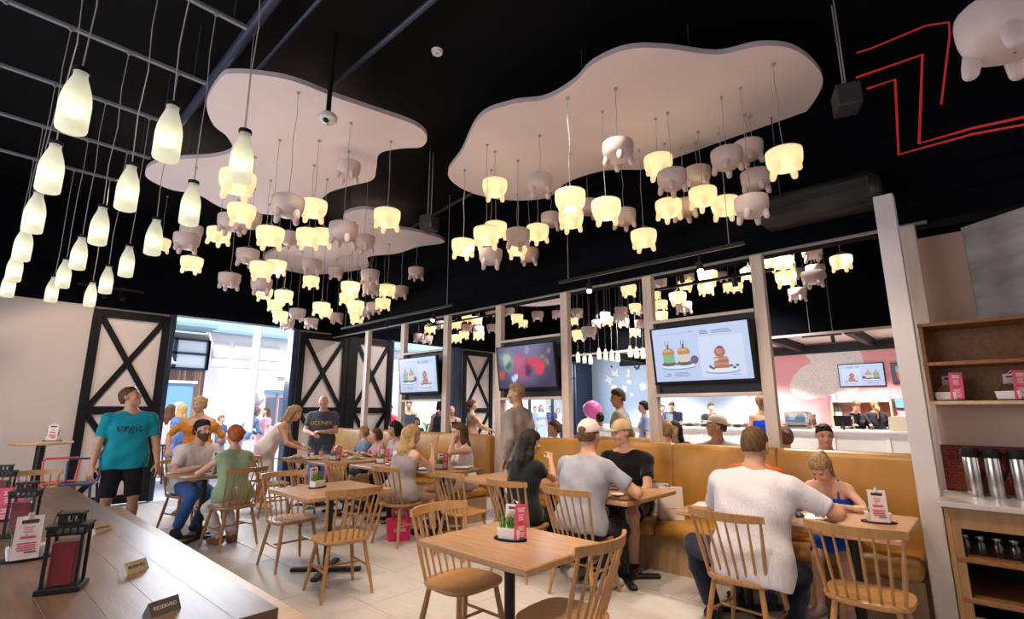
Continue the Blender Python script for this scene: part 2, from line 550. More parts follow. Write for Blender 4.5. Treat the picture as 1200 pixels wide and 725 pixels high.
for pix in ([(717, 433), (720, 436), (724, 432), (723, 438), (726, 441), (720, 440), (716, 443), (717, 438)],
            [(710, 439), (714, 442), (719, 440), (717, 445), (716, 451), (712, 447), (708, 446), (711, 443)],
            [(735, 434), (737, 432), (738, 437), (737, 442), (733, 440), (736, 438)],
            [(734, 446), (738, 445), (740, 449), (736, 449)],
            [(729, 453), (733, 452), (735, 457), (731, 459)],
            [(750, 450), (755, 448), (757, 455), (753, 457), (751, 456)],
            [(738, 461), (741, 460), (742, 464), (739, 464)],
            [(716, 452), (722, 451), (723, 457), (718, 458)]):
    wall_patch('cut_out', pix, wht, bw, .008, 3)
ltr = MB(); text_into(ltr, 'rl:', .42, plane_T(at(757, 452, x=XF - .012), (0, -1, 0), (0, 0, 1)))
ltr.build('lettering', wht, bw, False)
for pix in ([(742, 427), (746, 430), (750, 427), (749, 432), (745, 433)], [(715, 428), (718, 429), (717, 431)]):
    wall_patch('dark_motif', pix, M['navy'], bw, .008, 3)
# black bulkhead and white soffit over the servery
struct('beam_servery', MB().box((12.36, (YN + YB) / 2, (3.1 + ZC) / 2), (.14, YB - YN, ZC - 3.1)), M['bulkhead'])
struct('soffit', MB().box((14.0, 3.2, 3.30), (3.15, 12.2, .06)), mat('soffit_white', (.62, .55, .50), .7))
struct('trim_soffit', MB().box((12.3, 3.2, 3.115), (.05, 12.2, .05)), M['plaster'])
for y in (-1.2, .4, 2.0, 3.6, 5.2, 6.8, 8.4):
    struct('beam_soffit', MB().box((13.95, y, 3.17), (3.1, .14, .2)), M['black'])
struct('beam_soffit', MB().box((15.5, 3.2, 3.12), (.16, 12.2, .22)), M['black'])

# divider: black bulkhead, timber posts
BX = 5.40
bh = struct('beam_divider', MB().box((BX + .14, (YN + YB) / 2, (3.09 + ZC) / 2), (.24, YB - YN, ZC - 3.09)), M['bulkhead'])
n_b = 9
for k in range(n_b):
    z = 3.09 + (k + .5) * (ZC - 3.09) / n_b
    MB().box((BX + .012, (YN + YB) / 2, z), (.016, YB - YN, (ZC - 3.09) / n_b - .012), .002).build('board', M['bulkhead'], bh, False)
struct('trim_beam', MB().box((BX + .02, (.2 + YB) / 2, 3.085), (.04, YB - .2, .02)), mat('grey_trim', (.2, .2, .2), .5))
post_me = MB().box((0, 0, 1.535), (.09, .115, 3.07), .004).box((-.0465, .028, 1.535), (.003, .006, 3.06)).mesh('post', M['ply'], False)
POSTS = [.34 + 1.24 * k for k in range(8)]
for k, y in enumerate(POSTS):
    o = link('post', post_me, None, (BX, y, 0)); o['kind'] = 'structure'
struct('column', MB().box((4.87, .42, 1.6), (.12, .13, 3.2), .004), M['pine'])

# near right corner: tan wall, concrete wall
struct('wall_right', MB().box((5.70, .36, 1.5), (.08, .14, 3.02)), M['tan'])
struct('wall_right', MB().box((5.69, .20, 1.5), (.1, .42, 3.02)), M['tan'])
mbc = MB(); a = Vector((5.64, .0, 0)); dv = Vector((-.585, -.81, 0))
mbc.M = Matrix.Translation(a + dv * 1.5 + Vector((0, 0, 1.52))) @ Matrix.Rotation(math.atan2(dv.y, dv.x), 4, 'Z')
mbc.box((0, .06, 0), (3.0, .1, 3.04))
struct('wall_concrete', mbc, M['concrete'])

# ------------------------------------------------------------ furniture
# windsor chair; faces local +y
def windsor():
    t = thing('windsor_chair', 'x', 'chair', (0, 0, 0), 0, 'spindle-back oak chairs')
    seat = []
    for i in range(28):
        a = 2 * math.pi * i / 28
        c, s_ = math.cos(a), math.sin(a)
        e = .62
        seat.append((.225 * math.copysign(abs(c) ** e, c) * (1 + .05 * s_), .215 * math.copysign(abs(s_) ** e, s_)))
    sc = lambda k: [(x * k, y * k) for x, y in seat]
    mb = MB()
    rings = [(sc(.86), .412), (sc(.97), .420), (sc(1.0), .434), (sc(.985), .446), (sc(.93), .450), (sc(.55), .440), (sc(.2), .437)]
    vs = []; fs = []; n = len(seat)
    for ps, z in rings:
        vs += [(x, y, z) for x, y in ps]
    for i in range(len(rings) - 1):
        fs += [(i * n + k, i * n + (k + 1) % n, (i + 1) * n + (k + 1) % n, (i + 1) * n + k) for k in range(n)]
    fs += [tuple(range(n))[::-1], tuple((len(rings) - 1) * n + k for k in range(n))]
    mb.raw(vs, fs).build('seat', M['oak'], t)
    for sx in (-1, 1):
        for sy in (-1, 1):
            MB().tube([(sx * .15, sy * .14, .42), (sx * .18, sy * .175, .22), (sx * .215, sy * .215, 0)], [.0165, .019, .0115], 8).build('leg', M['oak'], t)
    for sx in (-1, 1):
        MB().tube([(sx * .182, -.178, .215), (sx * .182, .178, .215)], .0095, 6).build('stretcher', M['oak'], t)
    MB().tube([(-.182, 0, .215), (.182, 0, .215)], .0095, 6).build('stretcher', M['oak'], t)
    # crest rail: a bent board
    vs = []; fs = []; N = 14
    for i in range(N + 1):
        u = -1 + 2 * i / N
        x = .245 * u; y = -.325 + .085 * u * u
        hh = .027 * (1 - .25 * u * u * u * u)
        th = .011
        zc = .84
        nx, ny = -2 * .085 * u / .245, 1
        l = math.hypot(nx, ny); nx /= l; ny /= l
        for (o, z) in ((-th, zc - hh), (th, zc - hh), (th * .8, zc + hh), (-th * .8, zc + hh)):
            vs.append((x + nx * o, y + ny * o - (z - zc) * .2, z))
    for i in range(N):
        for k in range(4):
            fs.append((i * 4 + k, i * 4 + (k + 1) % 4, i * 4 + 4 + (k + 1) % 4, i * 4 + 4 + k))
    fs += [(3, 2, 1, 0), tuple(N * 4 + k for k in range(4))]
    MB().raw(vs, fs).build('crest_rail', M['oak'], t)
    for i in range(8):
        u = -1 + 2 * i / 7
        xb = .185 * u; yb = -.175 + .035 * u * u
        xt = .225 * u; yt = -.322 + .085 * u * u * .84
        p0 = Vector((xb, yb, .44)); p1 = Vector((xt, yt, .825))
        r0 = .0105 if i in (0, 7) else .0075
        MB().tube([p0, p0.lerp(p1, .45), p1], [r0, r0 * 1.35, r0 * .85], 6).build('back_post' if i in (0, 7) else 'spindle', M['oak'], t)
    return t

CH = [  # x, y, heading (deg, 0 = +x), label
    (2.34, 2.62, 270, 'empty oak spindle chair tucked at the far side of the front square table'),
    (2.32, 1.80, 93, 'empty oak spindle chair with its back nearest the camera at the front table'),
    (2.42, 5.30, 270, 'empty oak spindle chair behind the small table with a lone grass planter'),
    (2.38, 4.24, 82, 'empty oak spindle chair in front of the small table with a lone grass planter'),
    (2.27, 6.52, 100, 'oak spindle chair under the person in the sage top'),
    (2.15, 7.80, 282, 'oak spindle chair under the person in white tee and jeans at the small table'),
    (3.78, 2.70, 2, 'oak spindle chair under the person in grey tee and white cap'),
    (3.70, 1.34, -4, 'oak spindle chair under the person in the white striped shirt'),
    (3.80, .68, 2, 'empty oak spindle chair at the table where the child in blue draws'),
    (3.68, 5.25, 8, 'oak spindle chair under the person in the grey playsuit, beside a pink bag'),
    (3.80, 3.42, 4, 'oak spindle chair under the person in the black short-sleeved top'),
    (3.85, 4.32, 4, 'empty oak spindle chair between the grey playsuit and the black top'),
    (3.55, 6.15, 4, 'oak spindle chair behind the grey playsuit, at the table beside the family'),
    (3.45, 7.05, 4, 'oak spindle chair at the near end of the family table'),
    (3.30, 7.95, -8, 'oak spindle chair in front of the person bending in white'),
    (3.25, 8.75, -12, 'oak spindle chair nearest the barn doors by the person bending in white'),
]
ch0 = windsor()
for i, (x, y, h, lab) in enumerate(CH):
    if i == 0:
        ch0.location = (x, y, 0); ch0.rotation_euler = (0, 0, R(h - 90)); ch0['label'] = lab
    else:
        dup(ch0, (x, y, 0), R(h - 90), lab)

def cafe_table(x, y, sx, sy, label, round_=0):
    t = thing('cafe_table', label, 'table', (x, y, 0), 0, 'square oak tables on black pedestals')
    MB().box((0, 0, .731), (sx, sy, .038), .006).build('tabletop', M['oaktop'], t, False)
    MB().tube([(0, 0, .03), (0, 0, .71)], .032, 14).build('pedestal', M['metal'], t)
    for a in (45, 135):
        MB().box((0, 0, .02), (.66, .07, .035), .01, (0, 0, R(a))).build('foot_bar', M['metal'], t, False)
    MB().box((0, 0, .706), (.3, .3, .012)).build('mounting_plate', M['metal'], t, False)
    return t
TABLES = [
    (2.30, 2.17, .68, .86, 'empty square oak table with grass planter nearest the camera'),
    (2.58, 4.84, .86, .84, 'small oak table between two empty chairs, pedestal in full view'),
    (2.14, 7.14, .66, .72, 'oak table between the person in jeans and the sage top'),
    (4.33, .83, .90, .68, 'oak table where the child in blue draws'),
    (4.33, 1.56, .90, .68, 'oak table in front of the person in the striped shirt'),
    (4.33, 2.65, .90, .66, 'oak table between the two people in caps'),
    (4.38, 3.52, .86, .64, 'oak table in front of the person in the black top'),
    (4.38, 4.26, .86, .62, 'empty oak table behind the person standing in grey'),
    (4.38, 5.34, .86, .66, 'oak table shared by the grey playsuit and the white tank top'),
    (4.30, 6.40, .90, .70, 'oak table behind the grey playsuit with plates on it'),
    (4.15, 7.35, 1.0, .70, 'near half of the family table with kids behind'),
    (4.10, 8.15, 1.0, .78, 'far half of the family table near the person in charcoal'),
]
for tb in TABLES: cafe_table(*tb)

# banquettes
def banquette(y0, y1, panels, label, endcap):
    t = thing('banquette', label, 'bench', (0, 0, 0))
    MB().box((4.98, (y0 + y1) / 2, .16), (.44, y1 - y0 - .02, .32)).build('plinth', M['benchwood'], t, False)
    ys = [y0 + (y1 - y0) * k / panels for k in range(panels + 1)]
    for a, b in zip(ys[:-1], ys[1:]):
        MB().box((4.95, (a + b) / 2, .385), (.54, b - a - .008, .13), .035).build('seat_cushion', M['leather'], t, angle=60)
        mb = MB()
        prof = [(5.17, .44), (5.155, .5), (5.19, 1.10), (5.21, 1.14), (5.25, 1.155), (5.32, 1.155), (5.345, 1.13), (5.345, .3), (5.17, .3)]
        mb.M = Matrix(((0, 1, 0, 0), (0, 0, 1, 0), (1, 0, 0, 0), (0, 0, 0, 1)))
        mb.M = Matrix(((1, 0, 0, 0), (0, 0, 1, 0), (0, 1, 0, 0), (0, 0, 0, 1)))
        e = .012
        def ins(k): return [(5.25 + (x - 5.25) * k, .75 + (z - .75) * k) for x, z in prof]
        n = len(prof)
        rings = [(ins(.95), a + .003), (ins(.99), a + e), (prof, a + 2.5 * e), (prof, b - 2.5 * e), (ins(.99), b - e), (ins(.95), b - .003)]
        vs = []; fs = []
        for ps, yy in rings: vs += [(x, z, yy) for x, z in ps]
        for i in range(len(rings) - 1):
            fs += [(i * n + (k + 1) % n, i * n + k, (i + 1) * n + k, (i + 1) * n + (k + 1) % n) for k in range(n)]
        fs += [tuple(range(n)), tuple((len(rings) - 1) * n + k for k in range(n))[::-1]]
        mb.raw(vs, fs).build('back_cushion', M['leather'], t, angle=50)
    return t
banquette(.50, 4.58, 4, 'long tan leather banquette along the near half of the divider', True)
banquette(5.34, 9.75, 4, 'tan leather banquette along the far half of the divider', True)
# far side banquette of the other room (only its back edge shows)
bq = thing('banquette', 'tan bench backing the divider gap in the far room', 'bench')
MB().box((6.05, 3.9, .58), (.16, 1.4, 1.14), .03).build('back_cushion', M['leather'], bq)
MB().box((6.33, 3.9, .22), (.44, 1.4, .44), .03).build('seat_cushion', M['leather'], bq)
bq = thing('banquette', 'tan bench in the far room under the person with sunglasses pushed up', 'bench')
MB().box((6.33, 1.6, .22), (.44, 2.6, .44), .03).build('seat_cushion', M['leather'], bq)
MB().box((6.05, 1.6, .55), (.16, 2.6, 1.08), .03).build('back_cushion', M['leather'], bq)

# communal table with bench seat
lt = thing('communal_table', 'long dark wood communal table with lanterns standing on it', 'table', (.945, 2.12, 0), R(1.2))
for k in range(8):
    wpl = .155
    MB().box((-(k + .5) * wpl, 2.40, .728), (wpl - .0004, 4.8, .05), .0008).build('plank', M['bartop'], lt, False)
for (xx, yy) in ((-.1, .12), (-1.1, .12), (-.1, 4.6), (-1.1, 4.6)):
    MB().box((xx, yy, .35), (.08, .08, .70)).build('leg', M['metal'], lt, False)
lb = thing('bench', 'low wooden bench running alongside the communal table', 'bench', (1.19, 4.6, 0), R(.2))
for k in range(2):
    MB().box((-.09 + .18 * k, .0, .43), (.178, 5.5, .045), .004).build('plank', M['oakpale'], lb, False)
for yy in (-2.4, 0, 2.4):
    MB().box((0, yy, .205), (.30, .06, .41)).build('leg', M['metal'], lb, False)

# tall round table by the wall
p = at(47, 516, z=1.1)
hp = thing('bar_table', 'tall round bar table with plant by the plain wall', 'table', (p.x, p.y - .25, 0))
MB().lathe([(0, 1.06), (.31, 1.06), (.325, 1.075), (.325, 1.09), (.31, 1.1), (0, 1.1)], 32).build('tabletop', M['oakpale'], hp)
MB().tube([(0, 0, .03), (0, 0, 1.06)], .05, 14).build('pedestal', M['metal'], hp)
MB().lathe([(.26, 0), (.26, .02), (.05, .04)], 24, cap=True).build('base', M['metal'], hp)

# bent metal stools and chair at the communal table's end
def metal_stool(x, y, rz, m, label, back):
    t = thing('metal_stool', label, 'stool', (x, y, 0), rz, None)
    for sx in (-1, 1):
        for sy in (-1, 1):
            MB().tube([(sx * .21, sy * .21, 0), (sx * .15, sy * .15, .66)], [.014, .014], 8).build('leg', m, t)
    MB().prism(rrect(.34, .34, .05), .655, .675).build('seat', m, t, False)
    for z, s_ in ((.25, .187),):
        MB().tube([(-s_, -s_, z), (s_, -s_, z), (s_, s_, z), (-s_, s_, z), (-s_, -s_, z)], .01, 6).build('foot_ring', m, t)
    if back:
        MB().tube([(-.15, -.15, .66), (-.17, -.2, .9), (-.15, -.21, .93), (.15, -.21, .93), (.17, -.2, .9), (.15, -.15, .66)], .012, 8).build('back_hoop', m, t)
    return t
mred = mat('red_enamel', (.55, .06, .03), .35); mnavy = mat('navy_enamel', (.02, .04, .13), .35); mor = mat('orange_enamel', (.6, .16, .05), .35)
p = at(72, 555, y=7.9); metal_stool(p.x, 8.15, R(170), mred, 'red metal stool with hoop back beside the tall round table', True)
p = at(96, 556, y=7.7); metal_stool(p.x, 7.9, R(160), mnavy, 'navy metal stool with hoop back beside the red stool', True)
p = at(44, 560, y=8.2); metal_stool(p.x - .1, 8.3, R(190), mor, 'orange metal stool under the tall round table', False)
# bentwood chair at head of table
ec = dup(ch0, (.62, 7.35, 0), R(183), 'oak spindle chair at the far head of the communal table')

# ------------------------------------------------------------ hanging clouds
ZP = 4.43
CLOUDS = []
def inside(x, y, poly):
    c = False; n = len(poly)
    for i in range(n):
        (xa, ya), (xb, yb) = poly[i], poly[i - 1]
        if (ya > y) != (yb > y) and x < (xb - xa) * (y - ya) / (yb - ya) + xa: c = not c
    return c
def hang_z(p):
    zs = [z for z, q in CLOUDS if inside(p[0], p[1], q)]
    return min(zs) if zs else ZC
def cloud(name, pix, label, z=ZP, th=.05, n=6, room=True):
    pts = blob([tuple(at(px, py, z=z)[:2]) for px, py in pix], n)
    if room: pts = [(min(x, 5.34), min(y, YB - .15)) for x, y in pts]
    cx = sum(p[0] for p in pts) / len(pts); cy = sum(p[1] for p in pts) / len(pts)
    t = thing(name, label, 'ceiling panel', (cx, cy, z), 0, 'cloud-shaped ceiling panels')
    CLOUDS.append((z, pts))
    loc = [(x - cx, y - cy) for x, y in pts]
    mb = MB()
    mb.prism(loc, 0, th)
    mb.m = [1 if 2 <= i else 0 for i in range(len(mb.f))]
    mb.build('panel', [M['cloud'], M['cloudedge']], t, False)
    for k in range(0, len(loc), max(1, len(loc) // 5)):
        x, y = loc[k]
        MB().tube([(x * .7, y * .7, th), (x * .7, y * .7, ZC - z)], .004, 5).build('hanger', M['pipe'], t)
    return loc, (cx, cy)
cloud('cloud_panel', [(525, 205), (541, 178), (562, 138), (600, 122), (640, 116), (673, 97), (695, 75), (735, 58), (780, 57), (840, 64), (890, 54), (930, 58), (958, 80), (963, 102), (940, 135), (905, 150), (852, 166), (800, 186), (762, 198), (708, 200), (664, 214), (640, 232), (590, 234), (548, 224)],
      'long wavy white cloud panel hung over the tables along the divider')
cloud('cloud_panel', [(242, 120), (258, 92), (275, 86), (320, 90), (352, 98), (390, 113), (440, 130), (485, 146), (500, 160), (494, 172), (470, 174), (445, 180), (441, 197), (436, 211), (410, 218), (385, 226), (370, 240), (345, 252), (300, 250), (262, 244), (232, 228), (200, 222), (172, 208), (176, 194), (205, 187), (250, 184), (272, 176), (266, 160), (250, 146)],
      'broad white cloud panel hung beside the bottle lamps')
cloud('cloud_panel', [(310, 300), (345, 285), (378, 272), (404, 268), (403, 252), (425, 245), (445, 250), (452, 264), (490, 272), (515, 279), (519, 285), (490, 289), (465, 297), (432, 301), (432, 312), (415, 317), (380, 321), (350, 322), (325, 315)],
      'smaller white cloud panel farthest in, near the barn doors', 4.38)
def cloud2(cx, cy, sx, sy, label, seed):
    r = random.Random(seed)
    pts = blob([(cx + sx * math.cos(a) * r.uniform(.75, 1.1), cy + sy * math.sin(a) * r.uniform(.75, 1.1)) for a in [2 * math.pi * k / 9 for k in range(9)]], 6)
    t = thing('cloud_panel', label, 'ceiling panel', (cx, cy, 4.4), 0, 'cloud-shaped ceiling panels')
    mb = MB(); mb.prism([(x - cx, y - cy) for x, y in pts], 0, .05); mb.build('panel', M['cloud'], t, False)
    for k in (5, 25, 45):
        x, y = pts[k]; MB().tube([((x - cx) * .7, (y - cy) * .7, .05), ((x - cx) * .7, (y - cy) * .7, ZC - 4.4)], .004, 5).build('hanger', M['pipe'], t)
cloud2(8.1, 4.9, 1.3, 1.6, 'white cloud panel in the far room over the wider group of lamps', 3)
cloud2(9.6, 8.3, 1.4, 1.2, 'white cloud panel in the far room nearest its barn door', 5)

# ------------------------------------------------------------ udder pendants
def udder_meshes(m, small):
    n = 12 if small else 22
    prof = [(.128, .0), (.137, -.002), (.140, -.012), (.140, -.05), (.137, -.085), (.129, -.118), (.113, -.145), (.085, -.163), (.045, -.172), (.004, -.174)]
    a = MB().lathe(prof, n)
    te = []
    for k in range(4):
        an = R(45 + 20 + 90 * k)
        ca, sa = math.cos(an), math.sin(an)
        pts = [(ca * .088, sa * .088, -.115), (ca * .104, sa * .104, -.148), (ca * .113, sa * .113, -.178), (ca * .117, sa * .117, -.200), (ca * .119, sa * .119, -.212), (ca * .119, sa * .119, -.217)]
        rr = [.036, .031, .027, .024, .017, .006]
        b = MB().tube(pts, rr, 6 if small else 10)
        te.append(b)
    if small:
        for b in te: a.raw(b.v, b.f)
        return a.mesh('shade', m, angle=60), None
    return a.mesh('shade', m, angle=60), [b.mesh('teat', m, angle=70) for b in te]
UM = {(l, s): udder_meshes(M['shade'] if l else M['shadeoff'], s) for l in (0, 1) for s in (0, 1)}
rim_me = MB().lathe([(.129, -.001), (.1385, .002), (.1395, -.005)], 22).mesh('rim', M['shadeoff'])
bulb_me = MB().ell((0, 0, -.085), .032, 10, 7).mesh('bulb', M['bulb'])
cord_me = MB().tube([(0, 0, 0), (.008, .003, .25), (-.006, .004, .5), (.007, -.004, .75), (0, 0, 1)], .0028, 5, False).mesh('cord', M['cord'])
rose_me = MB().lathe([(.001, -.022), (.012, -.02), (.018, -.006), (.018, .0), (.001, .0)], 10).mesh('ceiling_rose', M['cord'])
wire_me = MB().tube([(-.136, 0, 0), (0, 0, .07), (.136, 0, 0)], .0022, 4, False).mesh('wire', M['cord'])
def nth(n):
    return '%d%s' % (n, 'th' if 10 <= n % 100 <= 20 else {1: 'st', 2: 'nd', 3: 'rd'}.get(n % 10, 'th'))
def udder(p, lit, ztop, label, group, small=0):
    t = thing('udder_pendant', label, 'pendant lamp', p, random.uniform(0, 6.28), group)
    sh, te = UM[(lit, small)]
    link('shade', sh, t)
    if te:
        for m in te: link('teat', m, t)
        link('rim', rim_me, t)
    if lit: link('bulb', bulb_me, t)
    link('wire', wire_me, t)
    c = link('cord', cord_me, t, (0, 0, .068)); c.scale = (1, 1, ztop - p[2] - .068)
    if not small: link('ceiling_rose', rose_me, t, (0, 0, ztop - p[2]))
    c.rotation_euler = (0, 0, random.uniform(0, 6))
    return t
def place(px, py, wd, dia, xmax, ymax, ymin=-9, xmin=-9):
    th = math.atan(math.hypot(px - 600, py - 362) / FPX)
    d = dia * FPX / (wd / (1 + (1 / math.cos(th) - 1) * .75))
    p = at(px, py, d=d); o = Vector((0, 0, CAM_H)); v = p - o; k = 1
    if p.x > xmax: k = min(k, xmax / p.x)
    if p.y > ymax: k = min(k, ymax / p.y)
    p = o + v * k
    if p.x < xmin: p = o + (p - o) * (xmin / p.x)
    return p
RC = [(580, 212, 29, 1), (633, 207, 31, 0), (668, 225, 36, 1), (669, 249, 29, 1), (689, 236, 25, 0), (710, 236, 34.5, 1), (731, 247, 28, 0), (754, 271, 30, 1), (724, 168, 37.5, 0), (771, 184, 34, 1),
      (787, 202, 35, 0), (817, 198, 31, 0), (783, 236, 31, 1), (802, 236, 28, 0), (823, 222, 33, 1), (849, 233, 32, 1), (851, 177, 38, 0), (876, 168, 36, 0), (885, 202, 36, 0), (880, 232, 40, 0), (918, 177, 44, 1),
      (543, 282, 27, 1), (570, 268, 30, 1), (581, 262, 26, 1), (575, 293, 27, 0), (607, 270, 28, 0), (630, 265, 26, 1), (646, 251, 24, 0), (620, 292, 23, 0), (606, 284, 24, 1)]
LC = [(279.5, 203, 43, 1), (284, 241, 33, 1), (271, 253, 31, 0), (292, 250, 31, 0), (338, 232, 39, 0), (368, 236, 32, 1), (408, 191, 30, 0), (454, 247, 31, 1), (403, 263, 34, 0), (427, 277, 25, 0), (317.5, 268, 33, 1), (340, 273, 24, 0),
      (362, 270, 29, 1), (379, 270, 27, 1), (219.5, 275, 31, 0), (225, 265, 27, 0), (257, 268, 28, 1), (225.5, 302, 26, 1), (291, 293, 27, 0), (269.5, 321, 26, 0), (307.5, 308, 28, 1), (324, 306, 24, 1), (307, 327, 25, 0), (310, 338, 20, 1),
      (333, 341, 21.5, 1), (366, 305, 23, 0), (365, 324, 19, 1), (394, 314, 17.5, 0), (411, 331, 22, 1), (407, 344, 18, 1), (434, 317, 21.5, 0), (435, 332, 20, 0), (454, 334, 19, 1), (470, 336, 15, 0), (417, 353, 20, 1), (418.6, 367, 15, 1),
      (438, 355, 17, 0), (449, 350, 17, 1), (428, 360, 14, 0), (488, 314, 16.5, 0), (323, 352, 18, 1), (329, 365, 18, 1), (349, 362, 19, 0), (337, 374, 15, 0), (365, 373, 14, 0), (377, 355, 20, 1), (382, 361, 16, 1), (395, 367, 15.5, 0), (189, 280, 23, 1)]
R2 = [(490.7, 391, 13, 0), (501, 393, 11, 0), (504, 381, 13, 1), (516, 376, 12, 0), (546.7, 368, 12, 1), (558.7, 371, 13, 1), (547.5, 380, 12, 0), (544, 388, 11, 1), (534.7, 376, 11, 1), (535, 392, 11, 1), (560.8, 382, 13, 0), (561, 388, 13, 1),
      (574.7, 361, 12.5, 0), (597, 361, 12, 0), (576.5, 380, 12, 0), (606, 368.5, 14, 1), (613, 375, 11, 1), (630, 365, 14, 0), (652.8, 364, 12, 0), (676, 362, 13.5, 0), (672, 372, 11.5, 1), (678, 387, 16, 1), (690, 383, 18, 0), (699, 375, 12, 0),
      (709, 366, 12, 1), (711.5, 371, 14, 1), (727.5, 360, 14.5, 0), (726, 367, 14.5, 0), (730, 373, 13.5, 1), (736.5, 334, 18, 1), (744, 356, 14, 1), (751, 359, 13, 0), (750.7, 375, 13.5, 0), (744, 385, 13, 1),
      (829, 318, 23, 1), (827, 332, 19, 1), (845, 319, 14, 0), (803, 329, 17, 1), (794, 343, 20, 1), (801, 354, 19, 0), (774.6, 352, 15, 1), (774.6, 365, 15.5, 1), (768, 342, 12, 1), (854, 332, 14, 1), (863, 332, 14, 1), (877, 315, 20, 1),
      (896, 302, 20, 1), (916, 301, 25, 1), (920, 319, 25, 1), (933, 315, 16, 0), (934, 338, 22, 0), (952, 318, 27, 0), (955, 311, 23, 0), (951, 290, 24, 0), (985, 300, 26, 1), (805, 317, 17, 0), (773, 326, 17, 0)]
for lst, where, cnt, grp, args in (
        (RC, 'under the long wavy cloud', 'counting from the doors', 'udder pendants under the long wavy cloud', (5.15, 10.2)),
        (LC, 'under the broad cloud', 'counting from the bottle lamps', 'udder pendants under the broad cloud and its smaller neighbour', (5.15, 10.2))):
    for lit in (0, 1):
        for i, (px, py, wd, l) in enumerate(sorted([q for q in lst if q[3] == lit])):
            p = place(px, py + .5, wd, .275, *args)
            udder(p, lit, hang_z(p), '%s udder pendant %s, %s %s one %s' % ('glowing yellow' if lit else 'unlit pinkish', where, nth(i + 1), 'lit' if lit else 'unlit', cnt), grp)
for lit in (0, 1):
    for i, (px, py, wd, l) in enumerate(sorted([q for q in R2 if q[3] == lit])):
        p = place(px, py + .3, wd, .275, 12.0, 10.2, xmin=5.9)
        udder(p, lit, ZC, '%s udder pendant beyond the divider, %s %s one counting from the barn doors' % ('glowing yellow' if lit else 'unlit pinkish', nth(i + 1), 'lit' if lit else 'unlit'), 'udder pendants in the far room', 1)
# one close to the camera at the frame's corner
p = at(1178, 10, d=1.75)
udder(p, 0, ZC, 'unlit white udder pendant hanging alone close to the camera, half out of frame', 'udder pendants under the long wavy cloud')

# ------------------------------------------------------------ milk bottle lamps
bprof = [(.002, -.155), (.048, -.155), (.057, -.149), (.060, -.137), (.060, -.01), (.057, .02), (.048, .062), (.036, .100), (.029, .122), (.028, .142), (.031, .146), (.031, .152)]
bot_me = MB().lathe(bprof, 24).mesh('bottle', M['bottle'], angle=60)
bot_s = MB().lathe(bprof, 12).mesh('bottle', M['bottle'], angle=60)
cap_me = MB().lathe([(.002, .172), (.022, .171), (.034, .166), (.035, .146), (.028, .144)], 16).mesh('cap', M['black'])
bb_me = MB().ell((0, 0, -.05), .034, 12, 8).mesh('bulb', M['bbulb'])
def bottle(p, ztop, label, group, small=0):
    t = thing('bottle_pendant', label, 'pendant lamp', p, 0, group)
    link('bottle', bot_s if small else bot_me, t)
    link('cap', cap_me, t); link('bulb', bb_me, t)
    c = link('cord', cord_me, t, (0, 0, .17)); c.scale = (1.2, 1.2, ztop - p[2] - .17)
    c.rotation_euler = (0, 0, random.uniform(0, 6))
ROWY = [2.92, 3.88, 4.88, 5.90, 6.93, 7.96]
COLX = [.155, .525, .88]
ZB, ZR = 2.91, 4.43
names = ['nearest', 'second', 'third', 'fourth', 'fifth', 'farthest']
cols = ['outer file by the plain wall', 'middle file', 'inner file beside the broad cloud']
for r_, y in enumerate(ROWY):
    for c_, x in enumerate(COLX):
        bottle((x, y, ZB), ZR, 'glowing milk bottle pendant, %s in the %s' % (names[r_], cols[c_]), 'milk bottle pendants in three files')
for r_, y in enumerate(ROWY):
    t = thing('lighting_rail', 'thin grey lighting rail holding the %s row of bottle lamps' % names[r_], 'rail', (0, y, ZR), 0, 'rails of the bottle lamps')
    MB().box((.35, 0, .015), (1.5, .035, .03), .004).build('bar', M['rail'], t, False)
    for x in COLX + [-.21]:
        MB().tube([(x, 0, -.012), (x, 0, .0)], .014, 8).build('cord_grip', M['rail'], t)
    for x in (-.3, 1.0):
        MB().tube([(x, 0, .03), (x, 0, ZC - ZR)], .004, 5).build('hanger', M['pipe'], t)
for i, (px, py) in enumerate([(677.4, 418), (685, 419), (692, 420), (702, 414), (709.7, 415), (717, 416), (724, 417), (738.5, 411), (746, 412.5), (753.6, 413)]):
    p = at(px, py, x=11.9 - .12 * (i % 4))
    bottle(p, ZC, 'small glowing milk bottle pendant in the far room, %s counting from the barn doors' % nth(i + 1), 'milk bottle pendants in the far room', 1)

# ------------------------------------------------------------ tracks, spots, pipes, speakers, painted red light
def track(y0, y1, x, z, label):
    t = thing('track_rail', label, 'light track', (x, y0, z))
    MB().box((0, (y1 - y0) / 2, 0), (.035, y1 - y0, .035), .003).build('bar', M['metal'], t, False)
    for y in (.15, y1 - y0 - .15):
        MB().tube([(0, y, .0175), (0, y, ZC - z)], .004, 5).build('hanger', M['cord'], t)
    return t
def spot_head(p, dirv, label, on, zt=None):
    t = thing('track_spotlight', label, 'spotlight', p, 0, 'spotlights on the tracks')
    d = Vector(dirv).normalized()
    MB().tube([(0, 0, (zt or p[2] + .09) - p[2]), (0, 0, .0)], .008, 6).build('stem', M['metal'], t)
    MB().tube([-d * .06, d * .06], .036, 14).build('head', M['metal'], t)
    mb = MB(); mb.tube([d * .061, d * .063], .03, 14)
    mb.build('lens', emis('spot_lens', (1, .85, .65), 40) if on else M['dark'], t)
ta, tb = at(655, 331, x=5.0), at(873, 285.5, x=5.0)
track(tb.y, ta.y, 5.0, ta.z, 'black light track above the wide television')
tc_, td = at(400, 383.5, x=5.0), at(531, 357, x=5.0)
track(td.y, min(tc_.y, 10.3), 5.0, td.z, 'black light track above the far banquette')
